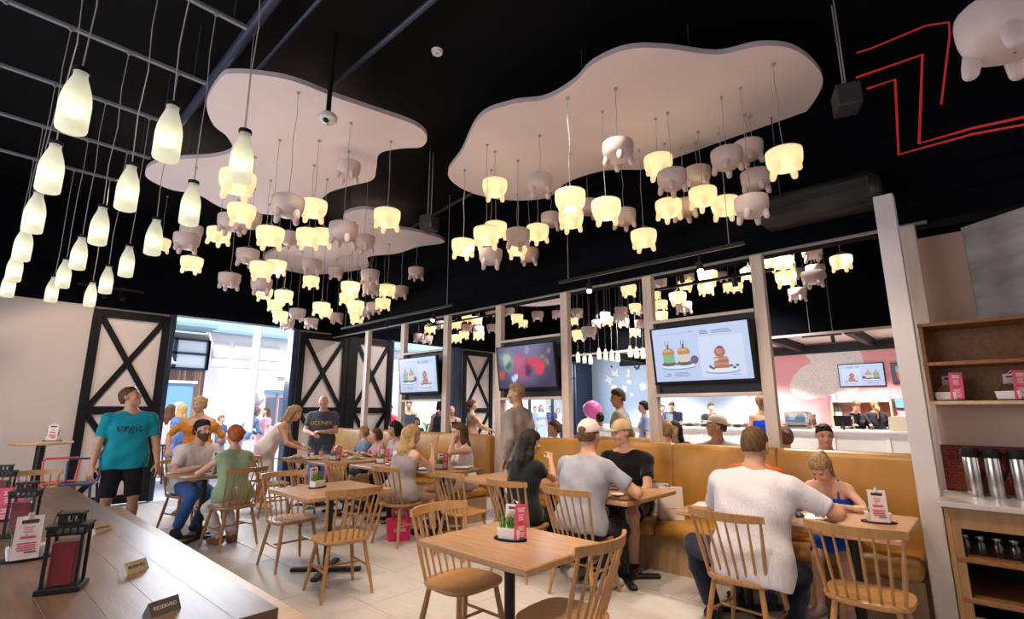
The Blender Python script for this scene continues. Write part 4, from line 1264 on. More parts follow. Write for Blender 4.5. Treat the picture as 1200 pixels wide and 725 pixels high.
# lanterns
def lantern():
    t = thing('lantern', 'x', 'lantern', (0, 0, 0), 0, 'black lanterns on the communal table')
    W_, D_ = .17, .15
    MB().box((0, 0, .012), (W_ + .035, D_ + .035, .024), .004).build('base', M['metal'], t, False)
    for sx in (-1, 1):
        for sy in (-1, 1):
            MB().box((sx * (W_ / 2 - .008), sy * (D_ / 2 - .008), .135), (.016, .016, .225)).build('post', M['metal'], t, False)
    for sx in (-1, 1):
        MB().box((sx * (W_ / 2 - .008), 0, .125), (.003, D_ - .03, .20)).build('pane', M['glass'], t, False)
    for sy in (-1, 1):
        MB().box((0, sy * (D_ / 2 - .008), .125), (W_ - .03, .003, .20)).build('pane', M['glass'], t, False)
    MB().box((-.005, 0, .12), (.115, .10, .185), .004).build('candle_block', M['redglass'], t, False)
    def slotted(z, w_, d_, h, n, nm):
        mb = MB()
        mb.box((0, 0, z + h - .006), (w_ + .02, d_ + .02, .012)); mb.box((0, 0, z + .005), (w_, d_, .010))
        for k in range(n + 1):
            x = -w_ / 2 + w_ * k / n
            for s_ in (-1, 1): mb.box((x, s_ * (d_ / 2 - .003), z + h / 2), (.010, .006, h))
            y = -d_ / 2 + d_ * k / n
            for s_ in (-1, 1): mb.box((s_ * (w_ / 2 - .003), y, z + h / 2), (.006, .010, h))
        mb.build(nm, M['metal'], t, False)
    slotted(.245, W_, D_, .045, 5, 'slotted_band')
    slotted(.29, .10, .085, .05, 3, 'chimney')
    MB().tube([(-.085, 0, .29), (-.075, 0, .335), (-.05, 0, .352)], .003, 6).build('carry_ring', M['metal'], t)
    return t
l0 = lantern()
x, y = tz(72, 690, .755); l0.scale = (.74, .74, .92); l0.location = (x, y, .753); l0.rotation_euler = (0, 0, R(-22)); l0['label'] = 'black lantern with red candle nearest the camera on the communal table'
x, y = tz(22, 627, .755); dup(l0, (x, y, .753), R(-20), 'black lantern with red candle, second along the communal table')
x, y = tz(-2, 592, .755); dup(l0, (x, y, .753), R(-20), 'black lantern farthest along the communal table behind a pink card')
# reserved signs
def reserved(px, py, rz, label, metal=0):
    x, y = tz(px, py, .755)
    t = thing('reserved_sign', label, 'sign', (x, y, .753), R(rz), 'reserved signs on the communal table')
    a, h = .055, .032
    mb = MB(); mb.M = Matrix(((0, 0, 1, 0), (1, 0, 0, 0), (0, 1, 0, 0), (0, 0, 0, 1)))
    mb.prism([(-.028, 0), (.028, 0), (0, .046)], -a, a)
    b = mb.build('block', mat('sign_dark', (.09, .075, .07), .4) if not metal else M['steel'], t, False)
    T = plane_T((0, -.0145, .0235), (1, 0, 0), (0, .028, .046)) @ Matrix.Translation((0, 0, .0006))
    mb = MB(); text_into(mb, 'RESERVED', .019, T); mb.build('lettering', M['printpale'] if not metal else M['black'], b, False)
reserved(190, 716, 18, 'wooden reserved sign nearest the near end of the communal table')
reserved(157, 668, 30, 'reserved sign in the middle of the communal table, catching the light', 1)
reserved(118, 622, 30, 'reserved sign farthest along the communal table', 1)

# things on the other tables
def sauce(x, y, m, label, h=.17, z=.75):
    t = thing('sauce_bottle', label, 'bottle', (x, y, z))
    MB().lathe([(.001, 0), (.028, 0), (.03, .01), (.03, h * .55), (.014, h * .78), (.012, h * .9), (.001, h * .9)], 14).build('bottle', m, t)
    MB().lathe([(.014, h * .88), (.014, h), (.001, h)], 10).build('cap', M['black'], t)
def plate(x, y, label, food=None, r=.13):
    t = thing('plate', label, 'plate', (x, y, .75), random.uniform(0, 6))
    MB().lathe([(.001, .004), (r * .6, .004), (r, .018), (r, .022), (r * .6, .010), (.001, .009)], 24).build('plate_body', M['ceramic'], t)
    if food:
        for k in range(4):
            MB().ell((r * .3 * math.cos(k * 1.7), r * .3 * math.sin(k * 1.7), .03), (r * .28, r * .25, .026), 10, 6).build('food_piece', mat('meal_%d' % (k % 2), [(.6, .35, .1), (.5, .42, .15)][k % 2], .7, var=.3), t)
def tumbler(x, y, m, label, h=.13):
    t = thing('drinking_glass', label, 'glass', (x, y, .75))
    MB().lathe([(.001, 0), (.03, 0), (.036, h)], 14).build('glass', M['glass'], t)
    MB().lathe([(.001, .005), (.028, .005), (.032, h * .7), (.001, h * .7)], 14).build('drink', m, t)
    MB().tube([(.01, 0, .02), (.025, .01, h + .06)], .003, 5).build('straw', M['printred'], t)
mb_ = mat('brown_bottle', (.09, .04, .02), .2); cola = mat('cola', (.08, .02, .01), .2); juice = mat('juice', (.75, .35, .05), .3); wht_b = mat('mayo_white', (.8, .76, .68), .3)
sauce(2.20, 7.02, M['steel'], 'grey flask with black cap on the small table of the person in jeans', .24)
sauce(4.12, 5.25, wht_b, 'white squeeze bottle on the table shared by the grey playsuit and white tank top', .20)
plate(4.12, 5.5, 'white plate on the grey playsuit\'s side of the shared table')
plate(4.6, 5.2, 'dark tray beside the white tank top', None, .12)
tumbler(4.55, 5.42, wht_b, 'tall milkshake glass by the shared table\'s planter', .17)
plate(3.85, 7.85, 'plate of food on the family table nearest the person bending in white', 1)
plate(3.80, 8.3, 'plate with pastries at the family table end', 1)
plate(4.35, 7.45, 'plate in front of the child in pink', 1)
plate(4.40, 8.05, 'plate in front of the child in grey-blue', 1)
plate(4.25, 6.25, 'plate on the table behind the grey playsuit', 1)
tumbler(4.12, 8.15, juice, 'glass of orange juice on the family table')
tumbler(4.02, 8.32, cola, 'dark drink in glass on the family table')
tumbler(3.92, 8.05, wht_b, 'milky drink in glass on the family table')
sauce(4.2, 7.75, mb_, 'brown sauce bottle on the family table', .2)
sauce(4.22, 7.92, M['pinkcard'], 'red sauce bottle on the family table', .22)
x, y = tz(752, 574)
ph = thing('mobile_phone', 'black mobile phone lying on the table of the two people in caps', 'phone', (4.38, 2.78, .75), R(30))
MB().prism(rrect(.07, .14, .01), 0, .008).build('phone_body', M['black'], ph, False)
MB().prism(rrect(.062, .125, .006), .0085, .009).build('screen', mat('phone_screen', (.03, .03, .04), .08), ph, False)
plate(4.1, 2.55, 'small bowl beside the person in the white cap', None, .06)
# the girl's drawing things
x, y = tz(968, 607)
pp = thing('paper_sheet', 'white drawing paper in front of the child in blue', 'paper', (4.32, 1.02, .751), R(25))
MB().box((0, 0, .0006), (.21, .28, .0012)).build('sheet', M['white'], pp, False)
pp = thing('paper_sheet', 'white menu sheet under the arm in the striped shirt', 'paper', (4.25, 1.75, .751), R(10))
MB().box((0, 0, .0006), (.21, .28, .0012)).build('sheet', M['white'], pp, False)
pe = thing('drinking_glass', 'clear glass with yellow and white straws before the child in blue', 'glass', (4.37, 1.12, .75))
MB().lathe([(.001, 0), (.03, 0), (.036, .10)], 14).build('glass', M['glass'], pe)
for k, (dx, m) in enumerate(((-.01, mat('pencil_yellow', (.8, .5, .03), .4)), (.01, M['white']), (.018, mat('pencil_orange', (.8, .2, .05), .4)))):
    MB().tube([(dx, 0, .01), (dx * 2.2, .01 * k, .21)], .0048, 6).build('straw', m, pe)
wl = thing('wallet', 'small dark purse on the drawing table by the paper', 'purse', (4.22, 1.12, .75), R(20))
MB().box((0, 0, .015), (.10, .06, .03), .012).build('pouch', mat('purse_navy', (.03, .03, .10), .4), wl)
MB().box((0, 0, .031), (.02, .02, .006)).build('clasp', M['chrome'], wl, False)
# white paper bags on the bench
def paper_bag(x, y, rz, label, h=.30, m=None):
    t = thing('shopping_bag', label, 'bag', (x, y, .45), R(rz), 'white shopping bags on the banquette')
    m = m or mat('bag_white', (.74, .66, .60), .6)
    w_, d_ = .24, .10
    MB().prism(rrect(w_, d_, .004, 1), 0, h, rrect(w_ * .98, d_ * .55, .004, 1)).build('bag_body', m, t, False)
    for s_ in (-1, 1):
        MB().tube([(-.05, s_ * .03, h - .005), (-.045, s_ * .032, h + .012), (-.01, s_ * .036, h + .006)], .004, 5).build('handle', M['black'], t)
    mb = MB(); mb.raw([(-.05, -.0495, .10), (.05, -.0495, .10), (.05, -.0493, .105), (-.05, -.0493, .105)], [(0, 1, 2, 3)])
    mb.build('print', mat('bag_print', (.3, .25, .22), .7), t, False)
paper_bag(4.95, 2.47, -48, 'white paper shopping bag with faint print, in front on the banquette')
paper_bag(5.05, 2.66, -75, 'white paper shopping bag tucked behind the other one', .31)
# pink bag under the blonde's chair
pb = thing('tote_bag', 'bright pink tote bag on the floor under the chair of the grey playsuit', 'bag', (3.74, 5.34, .003), R(-25))
MB().prism(rrect(.26, .13, .03), 0, .24, rrect(.30, .10, .03)).build('bag_body', mat('hot_pink', (.80, .02, .13), .45, bump=.2, bscale=12), pb, False)
for s_ in (-1, 1):
    MB().tube([(-.08, s_ * .045, .25), (-.07, s_ * .05, .33), (.0, s_ * .055, .36), (.07, s_ * .05, .33), (.08, s_ * .045, .25)], .008, 6).build('handle', mat('hot_pink', (.8, .02, .13)), pb)
MB().box((0, -.072, .12), (.14, .004, .04)).build('print', mat('pink_pale', (.85, .4, .45), .5), pb, False)

# ------------------------------------------------------------ outside
def outside_buildings():
    yf = 22.0
    t = thing('timber_building', 'building with brown timber boards and a dark window grid beyond the entrance', 'building', (0, yf, 0))
    xa, xb = -2.0, 6.19
    MB().box(((xa + xb) / 2, 1.6, 2.2), (xb - xa, 3, 4.4)).build('wall', mat('shop_backing', (.35, .33, .33), .8), t, False)
    r_ = random.Random(2)
    ms = [mat('weathered_board_%d' % k, c, .8, var=.25, vscale=4, stretch=(6, 1, 1)) for k, c in enumerate([(.20, .12, .09), (.26, .16, .12), (.30, .21, .18), (.16, .09, .08)])]
    n = 34; wv = (6.2 - 3.2) / n * 1.0
    bmes = [MB().box((0, 0, 1.5), (wv - .01, .03, 3.0)).mesh('plank', m, False) for m in ms]
    for k in range(n):
        link('plank', r_.choice(bmes), t, (3.2 + (k + .5) * wv, .07 + r_.uniform(-.008, .008), 0))
    for z in (3.05, 3.62, 4.15):
        MB().box((4.6, .05, z), (3.3, .1, .08)).build('window_bar', M['navy'], t, False)
    for x in (2.96, 4.35, 5.12, 6.22):
        MB().box((x, .05, 3.6), (.12, .1, 1.15)).build('window_bar', M['navy'], t, False)
    for xa_, xb_ in ((2.96, 4.35), (4.35, 5.12), (5.12, 6.22)):
        MB().box(((xa_ + xb_) / 2, .085, 3.6), (xb_ - xa_, .02, 1.1)).build('pane', mat('sky_pane', (.75, .85, .92), .25), t, False)
    MB().box((1.9, -.5, 4.55), (8.4, 1.6, .12)).build('roof_edge', mat('roof_blue', (.22, .38, .5), .6), t, False)
    w_ = thing('white_building', 'long white building with shopfront and shaded upper panels beyond the entrance', 'building', (0, yf, 0))
    wh = mat('render_white', (.74, .74, .77), .8)
    MB().box((21.2, 1.5, 2.25), (30, 3, 4.5)).build('wall', wh, w_, False)
    MB().box((21.0, -.05, 4.56), (29.6, .5, .12)).build('roof_edge', mat('roof_blue', (.22, .38, .5), .6), w_, False)
    gp = mat('grey_panel', (.50, .49, .52), .7); cr = mat('cream_band', (.85, .82, .76), .7)
    for x, ww in ((6.65, .6), (8.0, 1.8), (9.9, 1.0), (12.4, 2.2), (15.5, 2.2), (19, 2.5)):
        MB().box((x, -.02, 3.85), (ww, .06, .62)).build('upper_panel', gp, w_, False)
        MB().box((x, -.02, 3.35), (ww, .05, .30)).build('band', cr, w_, False)
    fr = mat('shop_frame', (.7, .74, .8), .4); dkp = mat('shop_glass', (.10, .12, .18), .1)
    MB().box((8.0, -.03, 1.15), (.62, .06, 2.3)).build('shop_door', fr, w_, False)
    MB().box((8.0, -.07, 1.25), (.42, .03, 1.8)).build('door_pane', mat('door_glass', (.35, .45, .58), .1), w_, False)
    MB().box((9.45, -.06, 2.26), (2.0, .1, .16)).build('shop_fascia', mat('fascia_blue', (.12, .22, .36), .5), w_, False)
    for x in (8.75, 9.3, 9.8, 10.25):
        MB().box((x, -.03, 1.35), (.42, .06, 1.35)).build('shop_window', dkp, w_, False)
        MB().box((x + .24, -.05, 1.3), (.06, .08, 1.9)).build('window_post', mat('post_brown', (.30, .18, .16), .6), w_, False)
    MB().box((9.35, -.05, 2.85), (.9, .04, .035)).build('sign_strip', M['metal'], w_, False)
    MB().box((10.1, -.05, 2.5), (.3, .04, .06)).build('sign_strip', M['metal'], w_, False)
    for k in range(3):
        MB().box((9.95 + .1 * k, -.07, 4.0), (.04, .04, .22)).build('vent_slot', M['navy'], w_, False)
    return t, w_
outside_buildings()
p = at(297, 440, y=14.5)
pc = thing('steel_column', 'white steel column standing outside in front of the white building', 'column', (p.x, 14.5, 0))
MB().tube([(0, 0, 0), (0, 0, 4.2)], .11, 16).build('shaft', mat('column_white', (.75, .75, .8), .5), pc)
MB().box((0, 0, .03), (.4, .4, .06)).build('base_plate', M['steel'], pc, False)
p = at(199, 425, y=19.5)
lp = thing('outdoor_lamp', 'white cone lampshade hanging before the timber boards outside', 'lamp', p)
MB().lathe([(.03, .22), (.05, .2), (.10, .06), (.27, 0), (.26, -.01), (.03, .1)], 18).build('shade', M['ceramic'], lp)
MB().tube([(0, 0, .2), (0, 0, 5.6 - p.z)], .015, 6).build('cord', M['cord'], lp)
MB().tube([(0, 0, 5.6 - p.z), (0, 2.0, 5.6 - p.z)], .02, 6).build('bracket', M['cord'], lp)
p = at(205, 520, z=0)
p = at(204, 481, y=17.8)
ks = thing('kiosk', 'pale blue kiosk panel with round pale emblem outside the entrance', 'kiosk', (p.x, 17.8, 0))
MB().box((0, .3, 1.15), (.85, .7, 2.3), .02).build('body', mat('kiosk_blue', (.16, .36, .55), .5), ks, False)
MB().prism([(-.5, -.1), (.5, -.1), (.5, .7), (-.5, .7)], 2.3, 2.38).build('roof', mat('kiosk_white', (.7, .78, .85), .5), ks, False)
mb = MB(); mb.M = Matrix(((1, 0, 0, .1), (0, 0, -1, -.052), (0, 1, 0, 1.55), (0, 0, 0, 1))); mb.prism(circ(0, 0, .2, 24), 0, .02); mb.build('emblem', mat('emblem_pink', (.85, .62, .68), .6), ks, False)
MB().box((0, -.06, .9), (.84, .02, .1)).build('stripe', mat('kiosk_white', (.7, .78, .85), .5), ks, False)
bl = [(303, 467, 15, .17, 'pale', 'white balloon outside by the person bending in white'), (299, 481, 15, .17, 'pink', 'pink balloon outside just under the white balloon'), (186, 482, 15.5, .20, 'pink', 'pink balloon outside next to the person in teal'),
      (516, 483, 15, .16, 'pink', 'pink balloon outside beyond the far banquette'), (694, 480, 13.0, .20, 'hot', 'bright pink balloon in the far room by the child in white')]
bms = {'pale': mat('balloon_pale', (.85, .78, .82), .25), 'pink': mat('balloon_pink', (.85, .38, .55), .25), 'hot': mat('balloon_hot', (.85, .15, .45), .25)}
for px, py, yy, r_, m, lab in bl:
    p = at(px, py, y=yy) if m != 'hot' else at(px, py, x=9.2)
    b = thing('balloon', lab, 'balloon', p)
    MB().lathe([(.001, -r_ * 1.2), (r_ * .3, -r_ * 1.05), (r_ * .8, -r_ * .55), (r_, 0), (r_ * .9, r_ * .5), (r_ * .5, r_ * .87), (.001, r_)], 16).build('skin', bms[m], b)
    MB().tube([(0, 0, -r_ * 1.2), (.03, 0, -r_ * 2), (0, 0, -p.z + .02)], .004, 4).build('string', M['cord'], b)
# plants outside the far openings
leafm = mat('leaf_green', (.08, .28, .05), .5, var=.3, vscale=4)
def potted(px, y, h, label, seed):
    p = at(px, 481, y=y); r_ = random.Random(seed)
    t = thing('potted_plant', label, 'plant', (p.x, y, 0), 0, 'leafy plants outside the far windows')
    MB().lathe([(.001, 0), (.16, 0), (.22, .4), (.19, .4), (.001, .36)], 14).build('pot', M['ceramic'], t)
    MB().tube([(0, 0, .3), (0.02, 0, h * .6)], .03, 6).build('stem', M['benchwood'], t)
    for k in range(16):
        a = r_.uniform(0, 6.28); l = r_.uniform(.4, .7) * h * .5; z0 = .35 + r_.uniform(.0, .35) * h
        d = Vector((math.cos(a), math.sin(a), 0)); s_ = Vector((-d.y, d.x, 0))
        vs = []; N = 4
        for i in range(N + 1):
            u = i / N
            c = d * (l * u) + Vector((0, 0, z0 + l * (1.2 * u - .9 * u * u)))
            w2 = .06 * math.sin(math.pi * min(1, u * .95 + .05)) + .004
            vs += [c - s_ * w2, c + s_ * w2]
        MB().raw(vs, [(2 * i, 2 * i + 1, 2 * i + 3, 2 * i + 2) for i in range(N)]).build('leaf', leafm, t)
potted(500, 14.0, 1.7, 'broad-leaved potted plant outside under the burger television', 1)
potted(507, 15.0, 1.6, 'second potted plant outside under the burger television, farther back', 2)
potted(680, 14.5, 1.9, 'potted plant outside the far glazing near the navy pillar', 3)
potted(672, 16.5, 2.4, 'tall plant outside the far glazing behind the other plant', 4)
def tree_(px, y, h, label, seed):
    p = at(px, 481, y=y); r_ = random.Random(seed)
    t = thing('street_tree', label, 'tree', (p.x, y, 0), 0)
    MB().tube([(0, 0, 0), (.05, 0, h * .5), (0, .05, h * .8)], [.12, .09, .05], 8).build('trunk', M['benchwood'], t)
    vs = []; fs = []
    for k in range(900):
        a = r_.gauss(0, 1), r_.gauss(0, 1), r_.gauss(0, 1); n_ = math.sqrt(sum(q * q for q in a)) + 1e-6
        rr = h * .32 * r_.uniform(.5, 1)
        c = Vector((a[0] / n_ * rr, a[1] / n_ * rr, h * .78 + a[2] / n_ * rr * .9))
        u = Vector((r_.uniform(-1, 1), r_.uniform(-1, 1), r_.uniform(-1, 1))).normalized() * .13; v = u.orthogonal().normalized() * .07
        b = len(vs); vs += [c - u, c + v, c + u, c - v]; fs.append((b, b + 1, b + 2, b + 3))
    g = MB().raw(vs, fs).build('foliage', leafm, t, False); g['kind'] = 'stuff'
tree_(688, 18.5, 4.5, 'leafy street tree outside beyond the navy pillar', 6)
tree_(670, 20.2, 5, 'leafy street tree farther off behind the posts', 8)
# outdoor stools by the entrance (dark legs)
def outdoor_table(px, y, label):
    p = at(px, 481, y=y)
    t = thing('outdoor_stool', label, 'stool', (p.x, y, 0))
    for sx in (-1, 1):
        for sy in (-1, 1):
            MB().tube([(sx * .2, sy * .2, 0), (sx * .12, sy * .12, .78)], .016, 6).build('leg', M['navy'], t)
    MB().lathe([(.001, .78), (.19, .78), (.19, .81), (.001, .81)], 16).build('seat', M['navy'], t)
outdoor_table(190, 12.6, 'tall navy stool standing just outside the entrance')
for k, (px, py) in enumerate([(306, 490), (314, 478), (318, 492), (310, 500), (300, 503)]):
    p = at(px, py, y=16.5)
    t = thing('flower_pot', 'tub of pink and white flowers outside by the column, %s counting from the column' % nth(k + 1), 'flowers', (p.x + .2 * k, 16.5 + .3 * k, 0), 0, 'pink flower tubs outside the entrance')
    MB().lathe([(.001, 0), (.18, 0), (.24, .5), (.001, .46)], 12).build('tub', M['ceramic'], t)
    r_ = random.Random(k)
    for i in range(10):
        MB().ell((r_.uniform(-.2, .2), r_.uniform(-.2, .2), .55 + r_.uniform(0, .4)), .07, 7, 5).build('bloom', bms[r_.choice(['pale', 'pink', 'hot'])], t)

# ------------------------------------------------------------ people: smooth bodies from blended tapered limbs
class Field:
    def __init__(s, lo, hi, v):
        s.v = v; s.lo = np.array(lo, np.float32)
        s.n = np.maximum(4, np.ceil((np.array(hi) - s.lo) / v).astype(int) + 1)
        s.D = np.full(s.n, .2, np.float32)
        s.ax = [s.lo[i] + v * np.arange(s.n[i], dtype=np.float32) for i in range(3)]
    def win(s, lo, hi):
        a = np.clip(np.floor((np.array(lo) - s.lo) / s.v).astype(int), 0, s.n)
        b = np.clip(np.ceil((np.array(hi) - s.lo) / s.v).astype(int) + 1, 0, s.n)
        sl = tuple(slice(a[i], b[i]) for i in range(3))
        return sl, [s.ax[0][sl[0]][:, None, None], s.ax[1][sl[1]][None, :, None], s.ax[2][sl[2]][None, None, :]]
    def mix(s, sl, d, k, sub=False):
        A = s.D[sl]
        if sub:
            d = -d; h = np.maximum(k - np.abs(A - d), 0) / max(k, 1e-5)
            s.D[sl] = np.maximum(A, d) + h * h * k * .25
        else:
            h = np.maximum(k - np.abs(A - d), 0) / max(k, 1e-5)
            s.D[sl] = np.minimum(A, d) - h * h * k * .25
    def rc(s, a, b, ra, rb, k=.02, sub=False):
        a = np.array(a, np.float32); b = np.array(b, np.float32)
        m = k + 3 * s.v
        sl, (X, Y, Z) = s.win(np.minimum(a - ra, b - rb) - m, np.maximum(a + ra, b + rb) + m)
        if min(s.D[sl].shape) == 0: return
        ba = b - a; L = float(ba @ ba) + 1e-9
        t = np.clip(((X - a[0]) * ba[0] + (Y - a[1]) * ba[1] + (Z - a[2]) * ba[2]) / L, 0, 1)
        d = np.sqrt((X - a[0] - t * ba[0]) ** 2 + (Y - a[1] - t * ba[1]) ** 2 + (Z - a[2] - t * ba[2]) ** 2) - (ra + t * (rb - ra))
        s.mix(sl, d, k, sub)
    def ell(s, c, r, k=.02, Rm=None, sub=False):
        c = np.array(c, np.float32); r = np.array(r, np.float32)
        R_ = float(r.max()); m = k + 3 * s.v
        sl, (X, Y, Z) = s.win(c - R_ - m, c + R_ + m)
        if min(s.D[sl].shape) == 0: return
        x, y, z = X - c[0], Y - c[1], Z - c[2]
        if Rm is not None:
            Rm = np.array(Rm)
            x, y, z = (Rm[0, i] * x + Rm[1, i] * y + Rm[2, i] * z for i in range(3))
        k0 = np.sqrt((x / r[0]) ** 2 + (y / r[1]) ** 2 + (z / r[2]) ** 2)
        k1 = np.sqrt((x / r[0] ** 2) ** 2 + (y / r[1] ** 2) ** 2 + (z / r[2] ** 2) ** 2) + 1e-6
        s.mix(sl, k0 * (k0 - 1) / k1, k, sub)
    def plane(s, p, n, lo=None, hi=None):
        """cut away the side the normal points to"""
        n = np.array(n, np.float32); n = n / np.linalg.norm(n)
        X, Y, Z = s.ax[0][:, None, None], s.ax[1][None, :, None], s.ax[2][None, None, :]
        s.D = np.maximum(s.D, (X - p[0]) * n[0] + (Y - p[1]) * n[1] + (Z - p[2]) * n[2])
    def folds(s, amp, f, seed=0):
        X, Y, Z = s.ax[0][:, None, None], s.ax[1][None, :, None], s.ax[2][None, None, :]
        s.D = s.D + amp * (np.sin(f * (X * .8 + Z * .45 + .6 * Y) + seed) * np.sin(f * .6 * (Z - X * .5 + Y) + 1.3 * seed) + .5 * np.sin(f * 1.9 * (Z * .7 + X * .5 - Y * .4) + seed))
    def net(s):
        """surface nets: vertices and quads of the zero level"""
        D = s.D.copy()
        D[0], D[-1] = .1, .1; D[:, 0], D[:, -1] = .1, .1; D[:, :, 0], D[:, :, -1] = .1, .1
        I = D < 0
        c = I[:-1, :-1, :-1].astype(np.int8)
        for dx in (0, 1):
            for dy in (0, 1):
                for dz in (0, 1):
                    if dx or dy or dz:
                        c = c + I[dx:dx + c.shape[0], dy:dy + c.shape[1], dz:dz + c.shape[2]]
        act = (c > 0) & (c < 8)
        ii = np.argwhere(act)
        idx = np.full(act.shape, -1, np.int64); idx[act] = np.arange(len(ii))
        P = np.zeros((len(ii), 3)); W = np.zeros(len(ii))
        cr = [(0, 0, 0), (1, 0, 0), (0, 1, 0), (1, 1, 0), (0, 0, 1), (1, 0, 1), (0, 1, 1), (1, 1, 1)]
        cv = np.stack([D[ii[:, 0] + a, ii[:, 1] + b, ii[:, 2] + e] for a, b, e in cr], 1)
        for p in range(8):
            for ax in range(3):
                if cr[p][ax]: continue
                q = [i for i in range(8) if all(cr[i][x] == (1 if x == ax else cr[p][x]) for x in range(3))][0]
                d0, d1 = cv[:, p], cv[:, q]
                m = (d0 < 0) != (d1 < 0)
                t = np.where(m, d0 / np.where(m, d0 - d1, 1), 0)
                pt = np.tile(np.array(cr[p], float), (len(ii), 1)); pt[:, ax] = t
                P += pt * m[:, None]; W += m
        P = (P / W[:, None] + ii) * s.v + s.lo
        Q = []
        for ax in range(3):
            a0 = [slice(1, -1)] * 3; a0[ax] = slice(0, -1)
            a1 = list(a0); a1[ax] = slice(1, None)
            A, B = I[tuple(a0)], I[tuple(a1)]
            e = np.argwhere(A != B)
            if not len(e): continue
            fl = A[A != B]
            off = np.array([1, 1, 1]); off[ax] = 0
            e = e + off
            u, w_ = (ax + 1) % 3, (ax + 2) % 3
            def at_(du, dw):
                q = e.copy(); q[:, u] -= du; q[:, w_] -= dw
                return idx[q[:, 0], q[:, 1], q[:, 2]]
            q = np.stack([at_(1, 1), at_(0, 1), at_(0, 0), at_(1, 0)], 1)
            q[~fl] = q[~fl][:, ::-1]
            Q.append(q)
        Q = np.concatenate(Q) if Q else np.zeros((0, 4), int)
        return P, Q[(Q >= 0).all(1)]
    def obj(s, name, m, parent, Rm=None, T=None):
        P, Q = s.net()
        if len(Q) == 0: return None
        if Rm is not None: P = P @ np.array(Rm).T + np.array(T)
        me = bpy.data.meshes.new(name)
        me.vertices.add(len(P)); me.vertices.foreach_set('co', P.astype(np.float32).ravel())
        me.loops.add(Q.size); me.loops.foreach_set('vertex_index', Q.astype(np.int32).ravel())
        me.polygons.add(len(Q)); me.polygons.foreach_set('loop_start', np.arange(0, Q.size, 4, dtype=np.int32))
        me.polygons.foreach_set('use_smooth', np.ones(len(Q), bool))
        me.update(); me.validate()
        me.materials.append(m)
        return link(name, me, parent)

def N_(v): v = np.array(v, float); return v / (np.linalg.norm(v) + 1e-9)
def rot(axis, a):
    return np.array(Matrix.Rotation(a, 3, Vector(axis)))

def ik(a, c, l1, l2, pole):
    a, c = np.array(a, float), np.array(c, float)
    d = c - a; L = np.linalg.norm(d)
    if L > (l1 + l2) * .995: c = a + d / L * (l1 + l2) * .995; d = c - a; L = np.linalg.norm(d)
    x = (l1 * l1 - l2 * l2 + L * L) / (2 * L); h = math.sqrt(max(0, l1 * l1 - x * x))
    u = d / L; p = np.array(pole, float); p = N_(p - u * (p @ u))
    return a + u * x + p * h, c

SK = {'fair': (.66, .37, .26), 'tan': (.52, .27, .16), 'pale': (.72, .45, .34), 'warm': (.58, .31, .19)}
def skin(k): return mat('skin_' + k, SK[k], .5, var=.06, vscale=18)
def hairm(n, c): return mat('hair_' + n, c, .65, spec=.25, var=.5, vscale=30, bump=.2, bscale=60, stretch=(3, 3, .5))
HR = {'brown': (.10, .05, .022), 'dark': (.022, .012, .008), 'black': (.010, .008, .008), 'blonde': (.48, .30, .13), 'red': (.36, .10, .025), 'sand': (.28, .17, .08), 'grey': (.18, .15, .13)}

